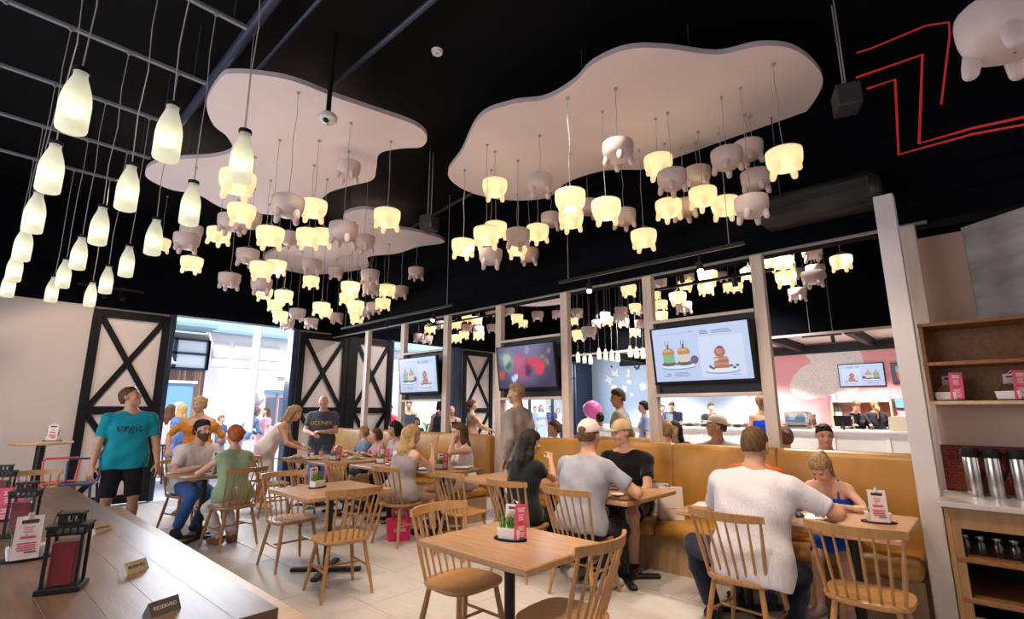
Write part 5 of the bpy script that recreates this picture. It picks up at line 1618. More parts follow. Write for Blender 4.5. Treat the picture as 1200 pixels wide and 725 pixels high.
PEOPLE = []
def person(label, loc, face, H=1.75, sex='m', sit=None, v=.009, lean=0, side=0, twist=0, head=(0, 0), hands=None, poles=None, feet=None, skin_='fair', hair='short', hcol='brown',
           top=None, bottom=None, shoes=(.03, .03, .035), cap=None, beard=None, specs=None, curl=(.5, .5), group=None, knees=.0, palms=None, kpoles=None, fat=1.0, detail=True, text=None, name='person'):
    """local frame: x right, y forward, z up; hands = wrist targets (right, left) in local metres"""
    k = H / 1.75; f = sex == 'f'
    t = thing(name, label, 'person', (loc[0], loc[1], loc[2] if len(loc) > 2 else .003), R(face - 90), group)
    hipz = .905 * k if sit is None else sit + .085 * k
    u1 = N_([math.sin(R(side)) * .6, math.sin(R(lean)) * .75, math.cos(R(lean) * .75)]); u2 = N_([math.sin(R(side)), math.sin(R(lean) * 1.15), math.cos(R(lean) * 1.15)])
    Rt = np.array([math.cos(R(twist)), math.sin(R(twist)), 0.])
    r0 = np.array([1., 0, 0]); 
    P0 = np.array([0, 0, hipz])
    W = P0 + u1 * .18 * k; CH_ = W + u2 * .17 * k; SHc = CH_ + u2 * .135 * k
    NB = SHc + u2 * .045 * k
    hs = k * (1.0 if H > 1.5 else 1.0 + (1.5 - H) * .45)
    yaw, pit = head
    Rh = rot((0, 0, 1), R(yaw) + R(twist)) @ rot((1, 0, 0), R(pit) - R(lean) * .35)
    uh = Rh @ np.array([0, 0, 1.])
    HC = NB + N_(u2 * .5 + uh * .5) * .065 * hs + uh * .115 * hs + (Rh @ np.array([0, 1, 0])) * .022 * hs
    def hp_(x, y, z): return HC + Rh @ (np.array([x, y, z]) * hs)
    sw = (.165 if f else .204) * k * (.5 + .5 * fat)
    hw = .09 * k
    def spine(d):
        d = d * k
        if d < .18 * k: return P0 + u1 * d
        return W + u2 * (d - .18 * k)
    lv = [(-.05, .08, .085), (.03, .088, .102), (.12, .072, .098), (.20, .068, .096), (.29, .085, .102), (.37, .10, .10), (.43, .115, .072)] if not f else \
         [(-.05, .088, .085), (.03, .092, .105), (.12, .062, .090), (.20, .055, .084), (.29, .068, .090), (.37, .082, .088), (.43, .098, .064)]
    lv = [(d, w_ * k * fat, r_ * k * (.4 + .6 * fat)) for d, w_, r_ in lv]
    def rdir(d):
        a = min(1, max(0, d / .4)); q = N_(r0 * (1 - a) + Rt * a)
        return N_(q - u2 * (q @ u2) * .5)
    fwd = np.cross(np.array([0, 0, 1.]), Rt)
    S = [SHc + N_(Rt - u2 * (Rt @ u2)) * sw * sg - u2 * .042 * k for sg in (1, -1)]
    la, lf = .285 * k, .25 * k
    if hands is None: hands = (None, None)
    dflt = [np.array([.27 * k * sg, .06, hipz - .10 * k]) if sit is None else np.array([.2 * k * sg, .33 * k, hipz + .06]) for sg in (1, -1)]
    WR = []; EL = []
    for i, sg in enumerate((1, -1)):
        tg = np.array(hands[i], float) if hands[i] is not None else dflt[i]
        pl = poles[i] if poles and poles[i] is not None else (sg * .5, -.8, -.35)
        e, c = ik(S[i], tg, la, lf, pl); EL.append(e); WR.append(c)
    HJ = [P0 + r0 * hw * sg for sg in (1, -1)]
    lt_, ls_ = .43 * k, .415 * k
    KN = []; AN = []
    for i, sg in enumerate((1, -1)):
        if feet and feet[i] is not None: tg = np.array([feet[i][0], feet[i][1], feet[i][2] if len(feet[i]) > 2 else .075 * k])
        elif sit is None: tg = np.array([.11 * k * sg, .0, .075 * k])
        else: tg = np.array([(.12 + knees) * k * sg, .40 * k, .075 * k])
        e, c = ik(HJ[i], tg, lt_, ls_, kpoles[i] if kpoles and kpoles[i] is not None else (sg * (.05 + knees * 2), 1, .25)); KN.append(e); AN.append(c)
    af = (.86 if f else 1.0) * (.6 + .4 * fat) * (.75 + .25 * k)
    fine = v <= .0125 and detail
    allp = np.array([P0, NB, HC, *S, *EL, *WR, *KN, *AN])
    lo = allp.min(0) - .20; hi = allp.max(0) + .20; hi[2] += .03
    for a in AN: hi[1] = max(hi[1], a[1] + .25); lo[2] = -.02
    B = Field(lo, hi, v)
    def torso(F, add, d0=-1, d1=9, ka=.05):
        prev = None
        ds = np.linspace(max(d0, -.05), min(d1, .43), 9)
        for d in ds:
            w_ = np.interp(d, [q[0] for q in lv], [q[1] for q in lv]); r_ = np.interp(d, [q[0] for q in lv], [q[2] for q in lv])
            c = spine(d); rd = rdir(d)
            F.rc(c - rd * w_, c + rd * w_, r_ + add, r_ + add, ka)
        if f and d1 > .35 and d0 < .3:
            for sg in (1, -1):
                c = spine(.315) + rdir(.3) * .068 * k * sg + np.cross(u2, rdir(.3)) * .072 * k
                F.ell(c, (np.array([.058, .058, .058]) * k + add) if H > 1.5 else (np.array([.03, .03, .03]) + add), .03)
        if not f and fat > 1.08:
            F.ell(spine(.1) + np.array([0, .05, 0]), np.array([.14, .12, .13]) * k * fat + add, .05)
    def arm(F, i, add, frac=2.0, k_=.03):
        s_, e, w_ = S[i], EL[i], WR[i]
        a0, a1, a2, a3 = .053 * k * af, .040 * k * af, .037 * k * af, .026 * k * af
        F.rc(s_, e if frac >= 1 else s_ + (e - s_) * frac, a0 + add, (a1 if frac >= 1 else a0 + (a1 - a0) * frac) + add * 1.15, k_)
        if frac > 1:
            q = min(1, frac - 1); m = e + (w_ - e) * min(.35, q)
            F.rc(e, m, a1 + add * .9, .041 * k * af + add, .02); 
            if q > .35: F.rc(m, e + (w_ - e) * q, .041 * k * af + add, a2 * .55 + a3 * .45 + add if q < .9 else a3 + add, .02)
    def leg(F, i, add, frac=2.0, flare=0):
        h, n, a = HJ[i], KN[i], AN[i]
        t0, t1 = .086 * k * (.4 + .6 * fat), .056 * k
        F.rc(h + np.array([0, 0, -.0]), h + (n - h) * min(1, frac), t0 + add, t0 + (t1 - t0) * min(1, frac) + add + flare, .05)
        if frac > 1:
            q = frac - 1; c = n + (a - n) * .33
            bk = np.array([0, -.012, 0])
            F.rc(n, c + bk, t1 * .93 + add, .054 * k + add + flare * .5, .02)
            F.rc(c + bk, n + (a - n) * q, .054 * k + add + flare * .5, .036 * k + add + flare, .02)
    torso(B, 0)
    for i in (0, 1):
        sg = (1, -1)[i]
        B.rc(NB + uh * .02, S[i] + u2 * .012, .040 * k * af, .045 * k * af, .05)
        B.ell(S[i], (.056 * k * af,) * 3, .03)
        arm(B, i, 0); leg(B, i, 0)
        # foot
        ft = N_([AN[i][0] - KN[i][0] * .9, 0, 0]) * 0 + N_([sg * .22, 1, 0])
        a = AN[i]
        B.rc(a + np.array([0, -.03 * k, -.035 * k]), a + ft * .15 * k + np.array([0, 0, -.045 * k]), .036 * k, .026 * k, .03)
        B.rc(a, a + ft * .06 * k + np.array([0, 0, -.03 * k]), .036 * k, .034 * k, .02)
        # hand
        e, w_ = EL[i], WR[i]
        d = N_(w_ - e)
        pn = np.array(palms[i] if palms and palms[i] is not None else ((-sg, .15, .0) if sit is None and hands[i] is None else (-.25 * sg, -.1, -1)), float)
        pn = N_(pn - d * (pn @ d)); lat = N_(np.cross(d, pn)) * sg     # towards the little finger? sign fixed below
        lat = -lat
        g = k * (.9 if f else 1.0)
        if fine:
            cu = curl[i]
            for j, off in enumerate((-.032, -.0105, .0105, .031)):
                kn = w_ + d * .085 * g + lat * off * g - pn * .004
                B.rc(w_ + lat * off * .55 * g + d * .01, kn, .0155 * g, .0125 * g, .012)
                ln = (.072, .080, .074, .058)[j] * g
                dd = N_(d + lat * off * 6.0); p = kn
                for sgm in range(3):
                    a_ = cu * (.55 + .45 * sgm)
                    dr = N_(dd * math.cos(a_) + pn * math.sin(a_))
                    q = p + dr * ln * (.42, .32, .26)[sgm]
                    B.rc(p, q, max(.0092 - .0008 * sgm, v * .82) , max(.0086 - .001 * sgm, v * .8), .005)
                    p = q
            tb = w_ + d * .025 * g - lat * .028 * g + pn * .008
            tm = tb + N_(d * .75 - lat * .8 + pn * .35) * .042 * g
            te_ = tm + N_(d * 1.0 - lat * .25 + pn * .35) * .034 * g
            B.rc(tb, tm, .0145 * g, .0115 * g, .012); B.rc(tm, te_, .0108 * g, .0088 * g, .005)
        else:
            B.rc(w_, w_ + d * .09 * g, .024 * g, .026 * g, .015); B.rc(w_ + d * .09 * g, w_ + d * .15 * g + pn * .03, .022 * g, .014 * g, .015)
            B.rc(w_ + d * .03 * g, w_ + d * .07 * g - lat * .04 * g, .014, .011, .008)
    # neck and head
    nr = (.047 if f else .058) * k
    B.rc(NB - uh * .02, hp_(0, -.015, -.06), nr * 1.08, nr, .03)
    B.ell(hp_(0, -.012, .032), np.array([.076, .096, .086]) * hs, .02, Rh)
    B.ell(hp_(0, .022, -.028), np.array([.061, .070, .082]) * hs, .03, Rh)
    B.rc(hp_(0, .03, -.065), hp_(0, .064, -.097), .046 * hs, (.020 if f else .025) * hs, .03)
    if v < .02:
        B.rc(hp_(-.034, .080, .024), hp_(.034, .080, .024), .011 * hs, .011 * hs, .02)
        for sg in (1, -1):
            B.ell(hp_(sg * .033, .101, .002), np.array([.019, .016, .012]) * hs, .012, Rh, True)
            B.ell(hp_(sg * .038, .072, -.03), np.array([.024, .02, .02]) * hs, .02, Rh)
        B.rc(hp_(0, .088, .006), hp_(0, .104, -.030), .009 * hs, .0145 * hs, .012)
        B.ell(hp_(0, .098, -.038), np.array([.019, .012, .009]) * hs, .01, Rh)
        B.rc(hp_(-.020, .083, -.061), hp_(.020, .083, -.061), .008 * hs, .008 * hs, .008)
        B.rc(hp_(-.016, .080, -.073), hp_(.016, .080, -.073), .0085 * hs, .0085 * hs, .008)
    for sg in (1, -1):
        B.ell(hp_(sg * .078, -.008, -.004), np.array([.011, .021, .033]) * hs, .008, Rh @ rot((0, 0, 1), sg * .35))
    B.plane((0, 0, .004), (0, 0, -1))
    body = B.obj('body', skin(skin_), t)
    # eyes, brows, lips
    if fine:
        for sg in (1, -1):
            mb = MB(); mb.ell((0, 0, 0), .0108 * hs, 12, 8)
            mb.m = [1 if (np.mean([mb.v[i] for i in fc], 0)[1] > .0055 * hs) else 0 for fc in mb.f]
            e = mb.build('eye', [mat('eye_white', (.75, .72, .70), .2), mat('iris_dark', (.06, .035, .02), .15)], t)
            e.matrix_local = Matrix.Translation(hp_(sg * .032, .0805, .003)) @ Matrix(Rh.tolist()).to_4x4()
            MB().tube([hp_(sg * .017, .094, .021), hp_(sg * .034, .092, .026), hp_(sg * .050, .078, .022)], [.0025, .0035, .002], 6).build('eyebrow', hairm('brow', (.07, .04, .02)), t)
        MB().tube([hp_(-.023, .083, -.066), hp_(0, .0925, -.064), hp_(.023, .083, -.066)], [.002, .0065, .002], 7).build('lips', mat('lips', (.52, .17, .14), .4), t)
    # hair, cap, beard in the head's own frame
    hb = lambda lo_, hi_: Field(lo_, hi_, max(.0065, v * .8) / hs)
    def put(F, nm, m): 
        o = F.obj(nm, m, t, Rh * hs, HC); return o
    hm = hairm(hcol, HR[hcol])
    X_ = lambda F: (F.ax[0][:, None, None], F.ax[1][None, :, None], F.ax[2][None, None, :])
    if hair != 'bald':
        thick = {'buzz': .006, 'short': .016, 'cropped': .008, 'quiff': .008}.get(hair, .014)
        lo_, hi_ = [-.16, -.24, -.55], [.16, .15, .17]
        if hair in ('short', 'buzz', 'cropped', 'bun', 'quiff'): lo_ = [-.13, -.22, -.13]
        F = hb(lo_, hi_)
        F.ell((0, -.014, .034), (.076 + thick, .096 + thick, .087 + thick), .01)
        F.ell((0, -.03, -.01), (.072 + thick, .078 + thick, .08 + thick * .5), .02)
        if hair == 'short': 
            F.ell((0, .02, .095), (.06, .075, .035), .03)
        if hair == 'quiff':
            F.ell((0, .005, .088), (.066, .092, .052), .02)
        X, Y, Z = X_(F)
        tt = np.clip((Z - .015) / .055, 0, 1); tt = tt * tt * (3 - 2 * tt)
        line = .012 + tt * .072
        cutf = Y - line
        lowb = -.075 + np.clip((Y + .06) / .07, 0, 1) * .055
        if hair in ('buzz', 'cropped', 'quiff'): lowb = lowb + .025
        if hair in ('long', 'bob', 'ponytail', 'half'): lowb = lowb - .04 if hair != 'ponytail' else lowb
        F.D = np.maximum(np.maximum(F.D, cutf), lowb - Z)
        if hair in ('long', 'half'):
            for sg in (1, -1):
                F.rc((sg * .075, -.02, .02), (sg * .088, -.02, -.14), .022, .034, .03)
                F.rc((sg * .088, -.02, -.14), (sg * .075, -.045, -.30), .034, .030, .03)
                F.rc((sg * .04, -.09, .03), (sg * .05, -.095, -.20), .04, .045, .04)
                F.rc((sg * .05, -.095, -.20), (sg * .045, -.10, -.36), .045, .022, .04)
            F.rc((0, -.10, .02), (0, -.11, -.36), .04, .024, .04)
        if hair == 'bob':
            for sg in (1, -1):
                F.rc((sg * .078, -.01, .02), (sg * .082, -.005, -.10), .022, .030, .03)
            F.rc((0, -.09, .0), (0, -.085, -.09), .05, .05, .05)
        if hair == 'ponytail':
            F.rc((0, -.10, .045), (0, -.145, .035), .030, .026, .02)
            F.rc((0, -.145, .035), (0, -.165, -.10), .030, .036, .02)
            F.rc((0, -.165, -.10), (.01, -.150, -.33), .036, .014, .02)
        if hair == 'bun':
            F.ell((0, -.115, .055), (.045, .04, .045), .015)
        if hair == 'bigbun':
            F.ell((0, -.10, .03), (.062, .05, .062), .02)
            F.ell((.02, -.135, .035), (.034, .028, .034), .015)
            F.ell((-.03, -.125, .0), (.034, .028, .034), .015)
        if hair == 'topknot':
            F.rc((0, .01, .11), (0, -.08, .095), .03, .034, .02); F.ell((0, -.105, .085), (.032, .032, .03), .01)
        F.folds(.0022 if hair != 'buzz' else .0006, 85, 1.0)
        put(F, 'hair', hm)
    if beard:
        F = hb([-.12, -.03, -.17], [.12, .15, .03])
        F.ell((0, .024, -.03), (.068, .078, .094), .02)
        F.rc((0, .03, -.065), (0, .070, -.112), .056, .038, .03)
        X, Y, Z = X_(F)
        F.D = np.maximum(F.D, Z - (-.035 + np.clip((np.abs(X) - .03) / .035, 0, 1) * .045))
        F.D = np.maximum(F.D, -(Y - .0))
        F.ell((0, .108, -.066), (.024, .02, .009), .004, None, True)
        F.folds(.002, 140)
        put(F, 'beard', hairm('beard', (.13, .055, .03)))
    if cap:
        cm_ = cloth('cap_' + ''.join('%02x' % int(255 * q) for q in cap), cap)
        F = hb([-.15, -.18, -.02], [.15, .26, .18])
        F.ell((0, -.012, .040), (.092, .112, .103), .01)
        F.plane((0, 0, .035), (0, .12, -1))
        F.ell((0, -.125, .045), (.042, .05, .026), .006, None, True)
        put(F, 'cap', cm_)
        F = hb([-.15, -.02, -.02], [.15, .26, .12])
        F.ell((0, .095, .048), (.074, .098, .030), .01); 
        X, Y, Z = X_(F)
        F.D = np.maximum(F.D, np.abs(Z - (.048 - .10 * (Y - .09) - 2.2 * X * X)) - .0055)
        F.D = np.maximum(F.D, -(Y - .07))
        put(F, 'visor', cm_)
        MB().ell(hp_(0, -.012, .146), .008, 8, 6).build('button', cm_, t)
    if specs:
        z = .055 if specs == 'up' else .004
        yb = .060 if specs == 'up' else .104
        zt = .044 if specs == 'up' else 0
        mb = MB()
        for sg in (1, -1):
            mb.tube([hp_(sg * .012, yb + .006, z + zt), hp_(sg * .035, yb + .007, z + zt - .004), hp_(sg * .058, yb - .008, z + zt)], [.010 * hs, .014 * hs, .010 * hs], 8, flat=.35)
            mb.tube([hp_(sg * .060, yb - .010, z + zt + .006), hp_(sg * .088, .0, z + zt * .8), hp_(sg * .085, -.04, z + zt * .6)], .003, 5)
        mb.tube([hp_(-.014, yb + .008, z + zt + .004), hp_(.014, yb + .008, z + zt + .004)], .003, 5)
        mb.build('sunglasses', mat('sunglass_black', (.01, .01, .012), .15), t)
    # clothing
    gv = max(v, .010)
    def gfield(pts, m=.2):
        a = np.array(pts); l_ = a.min(0) - m; h_ = a.max(0) + m; l_[2] = max(l_[2], -.01)
        return Field(l_, h_, gv)
    th = .013 * (.6 + .4 * k)
    FT = None
    if top:
        kind, col = top[0], top[1]; opt = top[2] if len(top) > 2 else {}
        m_ = col if not isinstance(col, tuple) else cloth('top_' + ''.join('%02x' % int(255 * q) for q in col), col)
        sl = {'tee': .62, 'shirt': .75, 'long': 1.97, 'tank': 0, 'dress': 0, 'teedress': .55, 'offshoulder': .0}[kind]
        if 'sleeve' in opt: sl = opt['sleeve']
        hem = opt.get('hem', -.10)
        if sit is not None and 'hang' not in opt: hem = -.045
        pts = [P0, NB, *S]
        if sl: pts += [*EL]
        if sl > 1: pts += [*WR]
        dress = kind in ('dress', 'teedress', 'offshoulder')
        skl = opt.get('skirt', .95)
        if dress: pts += [*KN] + ([*AN] if skl > 1.1 else [])
        F = gfield(pts); FT = F
        torso(F, th * opt.get('loose', 1.0), -.05)
        if not dress:
            w_ = np.interp(-.05, [q[0] for q in lv], [q[1] for q in lv])
            ax = u1
            for d in ((.04, -.02, hem) if sit is None else (.04, hem)):
                c = spine(0) + ax * d * k if sit is None else spine(0) + u1 * d * .6 * k
                F.rc(c - r0 * w_ * 1.12, c + r0 * w_ * 1.12, (.119 if sit is None else .120) * k * (.5 + .5 * fat) + th, (.119 if sit is None else .120) * k * (.5 + .5 * fat) + th, .05)
            F.plane(spine(0) + u1 * (hem * k - .01), -u1)
        else:
            if sit is None:
                mid = (KN[0] + KN[1]) / 2; mid2 = (AN[0] + AN[1]) / 2
                e_ = P0 + (mid - P0) * min(1, skl) if skl <= 1 else mid + (mid2 - mid) * (skl - 1)
                fl_ = opt.get('flare', .05)
                for q in np.linspace(.05, 1, 6):
                    c = P0 + (e_ - P0) * q; w2 = .09 * k + fl_ * q
                    F.rc(c - r0 * w2, c + r0 * w2, .105 * k + fl_ * .4 * q, .105 * k + fl_ * .4 * q, .05)
                F.plane(e_, (0, 0, -1))
            else:
                for i in (0, 1):
                    F.rc(HJ[i], HJ[i] + (KN[i] - HJ[i]) * min(1, skl), .095 * k, .082 * k, .07)
                    F.rc(HJ[i] + np.array([0, .0, -.0]), HJ[i] + (KN[i] - HJ[i]) * min(1, skl) * .8 - r0 * (.05, -.05)[i], .085 * k, .07 * k, .07)
                dk_ = N_((KN[0] + KN[1]) / 2 - P0)
                F.plane((HJ[0] + HJ[1]) / 2 + ((KN[0] + KN[1]) / 2 - P0) * min(1, skl), dk_)
        if kind in ('tank', 'dress', 'offshoulder'):
            up_ = np.cross(Rt, np.cross(u2, Rt))
            nl = opt.get('neck', .10)
            F.plane(SHc - u2 * nl * k + np.cross(u2, Rt) * .02, u2 + np.cross(u2, Rt) * opt.get('scoop', .25))
            if kind == 'offshoulder':
                for i in (0, 1):
                    q = S[i] + (EL[i] - S[i]) * .22; F.rc(q, S[i] + (EL[i] - S[i]) * .95, .062 * k * af, .055 * k * af, .03)
                F.rc(S[0] - u2 * .07 * k, S[1] - u2 * .07 * k, .085 * k, .085 * k, .05)
                F.plane(SHc - u2 * .045 * k, u2)
            if kind != 'offshoulder':
                for i, sg in ((0, 1), (1, -1)):
                    fr_ = np.cross(u2, Rt) if False else -np.cross(Rt, u2)
                    a = SHc + Rt * sg * .095 * k; y_ = np.cross(u2, Rt)
                    r_s = .014 if kind == 'dress' else .022
                    p1 = a + y_ * .098 * k - u2 * (nl + .03) * k; p2 = a + u2 * .052 * k; p3 = a - y_ * .092 * k - u2 * (nl + .03) * k
                    F.rc(p1, p2, r_s, r_s, .006); F.rc(p2, p3, r_s, r_s, .006)
        else:
            for i in (0, 1):
                F.rc(NB - u2 * .012, S[i] + u2 * .008, .046 * k * af + th * .5, .052 * k * af + th * .5, .05)
                F.ell(S[i], (.058 * k * af + th,) * 3, .03)
                if sl: arm(F, i, th * (1.35 if sl < 1.5 else 1.0), sl)
                if 0 < sl < 1:
                    q = S[i] + (EL[i] - S[i]) * (sl + .06); dn = N_(EL[i] - S[i])
                    # clean cuff: trim the rounded end inside a local window
                    slw, (X, Y, Z) = F.win(q - .11, q + .11)
                    A = F.D[slw]; pl_ = (X - q[0]) * dn[0] + (Y - q[1]) * dn[1] + (Z - q[2]) * dn[2]
                    near = np.sqrt((X - q[0]) ** 2 + (Y - q[1]) ** 2 + (Z - q[2]) ** 2) - .085
                    F.D[slw] = np.where(near < 0, np.maximum(A, pl_), A)
            nk = opt.get('neck', .068)
            F.ell(NB + u2 * .035 * k + np.cross(u2, Rt) * .018, np.array([nk, nk, nk]) * k, .008, None, True)
        F.folds(opt.get('fold', .0055), 26, len(label))
        F.obj(opt.get('name', {'tee': 't_shirt', 'shirt': 'shirt', 'long': 'long_sleeved_top', 'tank': 'sleeveless_top'}.get(kind, 'dress')), m_, t)
    if bottom:
        kind, col = bottom[0], bottom[1]
        m_ = cloth('bottom_' + ''.join('%02x' % int(255 * q) for q in col), col)
        fr = {'trousers': 1.93, 'jeans': 1.93, 'shorts': .88, 'bermudas': 1.0, 'skirt': .9}[kind]
        if len(bottom) > 2: fr = bottom[2]
        F = gfield([P0, P0 + u1 * .12, *KN] + ([*AN] if fr > 1.2 else []), .17)
        torso(F, .005, -.05, .05)
        for i in (0, 1):
            leg(F, i, .011 if fr > 1.2 else .018, fr, .012 if fr > 1.2 else .012)
        F.plane(spine(.06) if sit is None else P0 + u1 * .125 * k, u1)
        for i in (0, 1):
            a_, b_ = (HJ[i], KN[i]) if fr <= 1 else (KN[i], AN[i])
            q = a_ + (b_ - a_) * (fr if fr <= 1 else fr - 1); dn = N_(b_ - a_)
            slw, (X, Y, Z) = F.win(q - .14, q + .14)
            A = F.D[slw]; pl_ = (X - q[0]) * dn[0] + (Y - q[1]) * dn[1] + (Z - q[2]) * dn[2]
            near = np.sqrt((X - q[0]) ** 2 + (Y - q[1]) ** 2 + (Z - q[2]) ** 2) - .12
            F.D[slw] = np.where((near < 0) & (np.sign(X - P0[0]) == np.sign(q[0] - P0[0])), np.maximum(A, pl_), A)
        F.folds(.003, 24, 2)
        F.obj(kind, m_, t)
    if shoes:
        for i, sg in ((0, 1), (1, -1)):
            a = AN[i]; ft = N_([sg * .22, 1, 0])
            F = Field(np.minimum(a, a + ft * .24) - .09, np.maximum(a, a + ft * .24) + .09, max(.009, v * .9))
            F.rc(a + np.array([0, -.035 * k, -.032 * k]), a + ft * .155 * k + np.array([0, 0, -.045 * k]), .047 * k, .036 * k, .03)
            F.rc(a + ft * .02 + np.array([0, 0, -.005]), a + ft * .09 * k + np.array([0, 0, -.038 * k]), .044 * k, .038 * k, .02)
            F.plane((0, 0, a[2] - .073 * k), (0, 0, -1)); F.plane(a + np.array([0, 0, .022 * k]), (0, 0, 1))
            F.obj('shoe', cloth('shoe_' + ''.join('%02x' % int(255 * q) for q in shoes), shoes), t)
    if text and FT is not None:
        body_, size, dz, m_ = text
        mb = MB(); mb.M = None
        tmp = MB(); text_into(tmp, body_, size, Matrix.Identity(4))
        c = spine(.33 + dz)
        D = FT.D; vs = []
        for (x, z, _) in tmp.v:
            px = c[0] - x; pz = c[2] + z; yy = c[1] + .1
            ix = int(round((px - FT.lo[0]) / FT.v)); iz = int(round((pz - FT.lo[2]) / FT.v))
            if 0 <= ix < FT.n[0] and 0 <= iz < FT.n[2]:
                col_ = np.where(D[ix, :, iz] < 0)[0]
                if len(col_): yy = FT.lo[1] + FT.v * (col_[-1] + .75)
            vs.append((px, yy + .004, pz))
        mb.raw(vs, tmp.f); mb.build('lettering', m_, t, False)
    return t

def hx(s): return tuple((int(s[i:i + 2], 16) / 255) ** 2.2 for i in (0, 2, 4))
GREYTEE, WHITE_, BLK, DENIM, DKD = hx('8f8f98'), hx('ddd6d4'), hx('17171b'), hx('3a5d94'), hx('1f2638')

# ---- our side of the divider
person('person in teal t-shirt and black shorts gazing up at the lamps by the barn door', (1.42, 7.72), 262, 1.80, v=.009, head=(62, 22), hands=((.30, .10, .83), (-.34, .12, .80)), poles=((.6, -.7, 0), (-.6, -.7, 0)), feet=((.14, .02), (-.15, .04)),
       skin_='tan', hair='cropped', hcol='brown', specs='up', top=('tee', hx('17899b'), {'hem': -.10, 'loose': 1.3}), bottom=('bermudas', BLK, 1.0), curl=(.5, .35), text=('urgit', .135, .02, mat('print_navy', (.015, .02, .06), .7)), fat=1.0)
person('person in mustard off-shoulder dress walking in through the entrance', (2.52, 8.95), 240, 1.72, 'f', v=.010, head=(-28, -6), hands=((.33, .16, .93), (-.24, .02, .88)), poles=((.9, -.3, 0), (-.9, -.4, 0)), skin_='warm', hair='bun', hcol='blonde',
       top=('offshoulder', hx('c07a2a'), {'skirt': 1.55, 'flare': .03}), shoes=hx('7a5a40'), curl=(.9, .4), fat=1.1)
person('person in white tee and blue jeans sitting at the small table, facing the room', (2.15, 7.78), 282, 1.80, sit=.45, v=.009, lean=14, head=(8, 4), hands=((.10, .36, .80), (-.04, .40, .80)), poles=((.8, -.3, -.5), (-.8, -.3, -.5)), feet=((.24, .30), (-.02, .22)),
       skin_='fair', hair='short', hcol='dark', beard=True, top=('tee', hx('e2d6d6'), {}), bottom=('jeans', DENIM), shoes=hx('1d2538'), curl=(.7, .7))
person('person in sage sleeveless top seated with back turned at the small table', (2.28, 6.56), 98, 1.68, 'f', sit=.45, v=.009, lean=8, head=(6, 2), hands=((.16, .40, .79), (-.16, .40, .79)), poles=((.9, -.3, -.4), (-.9, -.3, -.4)), feet=((.10, .12), (-.06, .10)),
       skin_='fair', hair='bigbun', hcol='red', top=('tee', hx('92a583'), {'sleeve': 0, 'name': 'sleeveless_top', 'neck': .075}), bottom=('trousers', hx('d9cfcb')), shoes=hx('8a5a3a'), fat=1.0)
person('person in white top and skirt bending over the family table', (3.42, 8.62), -38, 1.72, 'f', v=.010, lean=36, head=(0, -12), hands=((.14, .58, .90), (-.12, .55, .93)), poles=((.5, -.4, -.8), (-.5, -.4, -.8)), feet=((.10, .04), (-.10, -.06)),
       skin_='warm', hair='long', hcol='sand', top=('tank', hx('e0d2d0'), {'neck': .03, 'hem': -.16, 'loose': 1.6}), bottom=('skirt', hx('e2d6d4'), .92), shoes=hx('e0c8bc'))
person('person in charcoal tee with yellow print and jeans standing by the barn doors', (4.62, 9.15), 228, 1.80, v=.010, head=(6, -24), hands=((.08, .28, 1.08), (-.06, .27, 1.12)), poles=((.9, -.5, -.2), (-.9, -.5, -.2)),
       skin_='fair', hair='bald', top=('tee', hx('4c4f5c'), {'hem': -.13, 'loose': 1.6}), bottom=('jeans', hx('3d73ad')), shoes=hx('333338'), curl=(.8, .8), text=('UCONN', .10, .0, mat('print_yellow', (.75, .62, .02), .6)), fat=1.05)
person('small child in grey-blue top sitting at the family table, looking away', (4.93, 8.12), 170, 1.34, sit=.50, v=.010, lean=6, head=(-30, 4), hands=((.12, .32, .80), (-.12, .32, .80)), skin_='fair', hair='short', hcol='sand', top=('tee', hx('6b7f9a'), {}), bottom=('shorts', hx('42506a')), shoes=hx('555560'))
person('small child in pink top at the family table', (4.93, 7.66), 175, 1.26, 'f', sit=.52, v=.010, lean=8, head=(-25, -6), hands=((.12, .30, .80), (-.12, .30, .80)), skin_='fair', hair='bob', hcol='brown', top=('tee', hx('b98d92'), {}), bottom=('shorts', hx('8a6a70')), shoes=hx('555560'))
person('person in pale mauve top on the far banquette behind the grey playsuit', (4.93, 7.05), 178, 1.70, 'f', sit=.45, v=.011, lean=10, head=(-20, -8), hands=((.14, .36, .79), (-.14, .36, .79)), skin_='warm', hair='bob', hcol='black', top=('tee', hx('b8a2a6'), {}), bottom=('jeans', DKD))
person('person in grey sleeveless playsuit seated with elbows on the table', (3.68, 5.27), 4, 1.70, 'f', sit=.45, v=.009, lean=12, head=(-14, -4), hands=((.10, .42, 1.00), (-.16, .46, .80)), poles=((.4, .3, -1), (-.9, -.2, -.4)), feet=((.10, .46), (-.10, .36)),
       skin_='fair', hair='half', hcol='blonde', top=('tank', hx('9b8f8f'), {'neck': .035, 'scoop': -.1, 'hem': -.07}), bottom=('shorts', hx('968a88'), .5), shoes=hx('1c1a1c'), curl=(1.2, .6), fat=1.12)
person('person in white tank top on the far banquette, hand raised to mouth', (4.93, 5.52), 172, 1.68, 'f', sit=.45, v=.009, lean=8, head=(-4, -4), hands=((.12, .40, .80), (-.05, .22, 1.13)), poles=((.9, -.1, -.5), (-.5, .3, -1)), skin_='fair', hair='long', hcol='brown', top=('tank', hx('dccfca'), {'neck': .07}), bottom=('shorts', hx('c9b9b0')), curl=(.6, 1.1))
person('person in grey long-sleeved top walking through the divider gap', (5.06, 4.62), 100, 1.86, v=.009, head=(28, -2), hands=((.26, .06, .90), (-.25, .04, .90)), poles=((.5, -.8, 0), (-.5, -.8, 0)), feet=((.10, .10), (-.10, -.10)),
       skin_='warm', hair='quiff', hcol='sand', top=('long', hx('948d88'), {'hem': -.14, 'loose': 1.5}), bottom=('trousers', hx('3a3a42')))
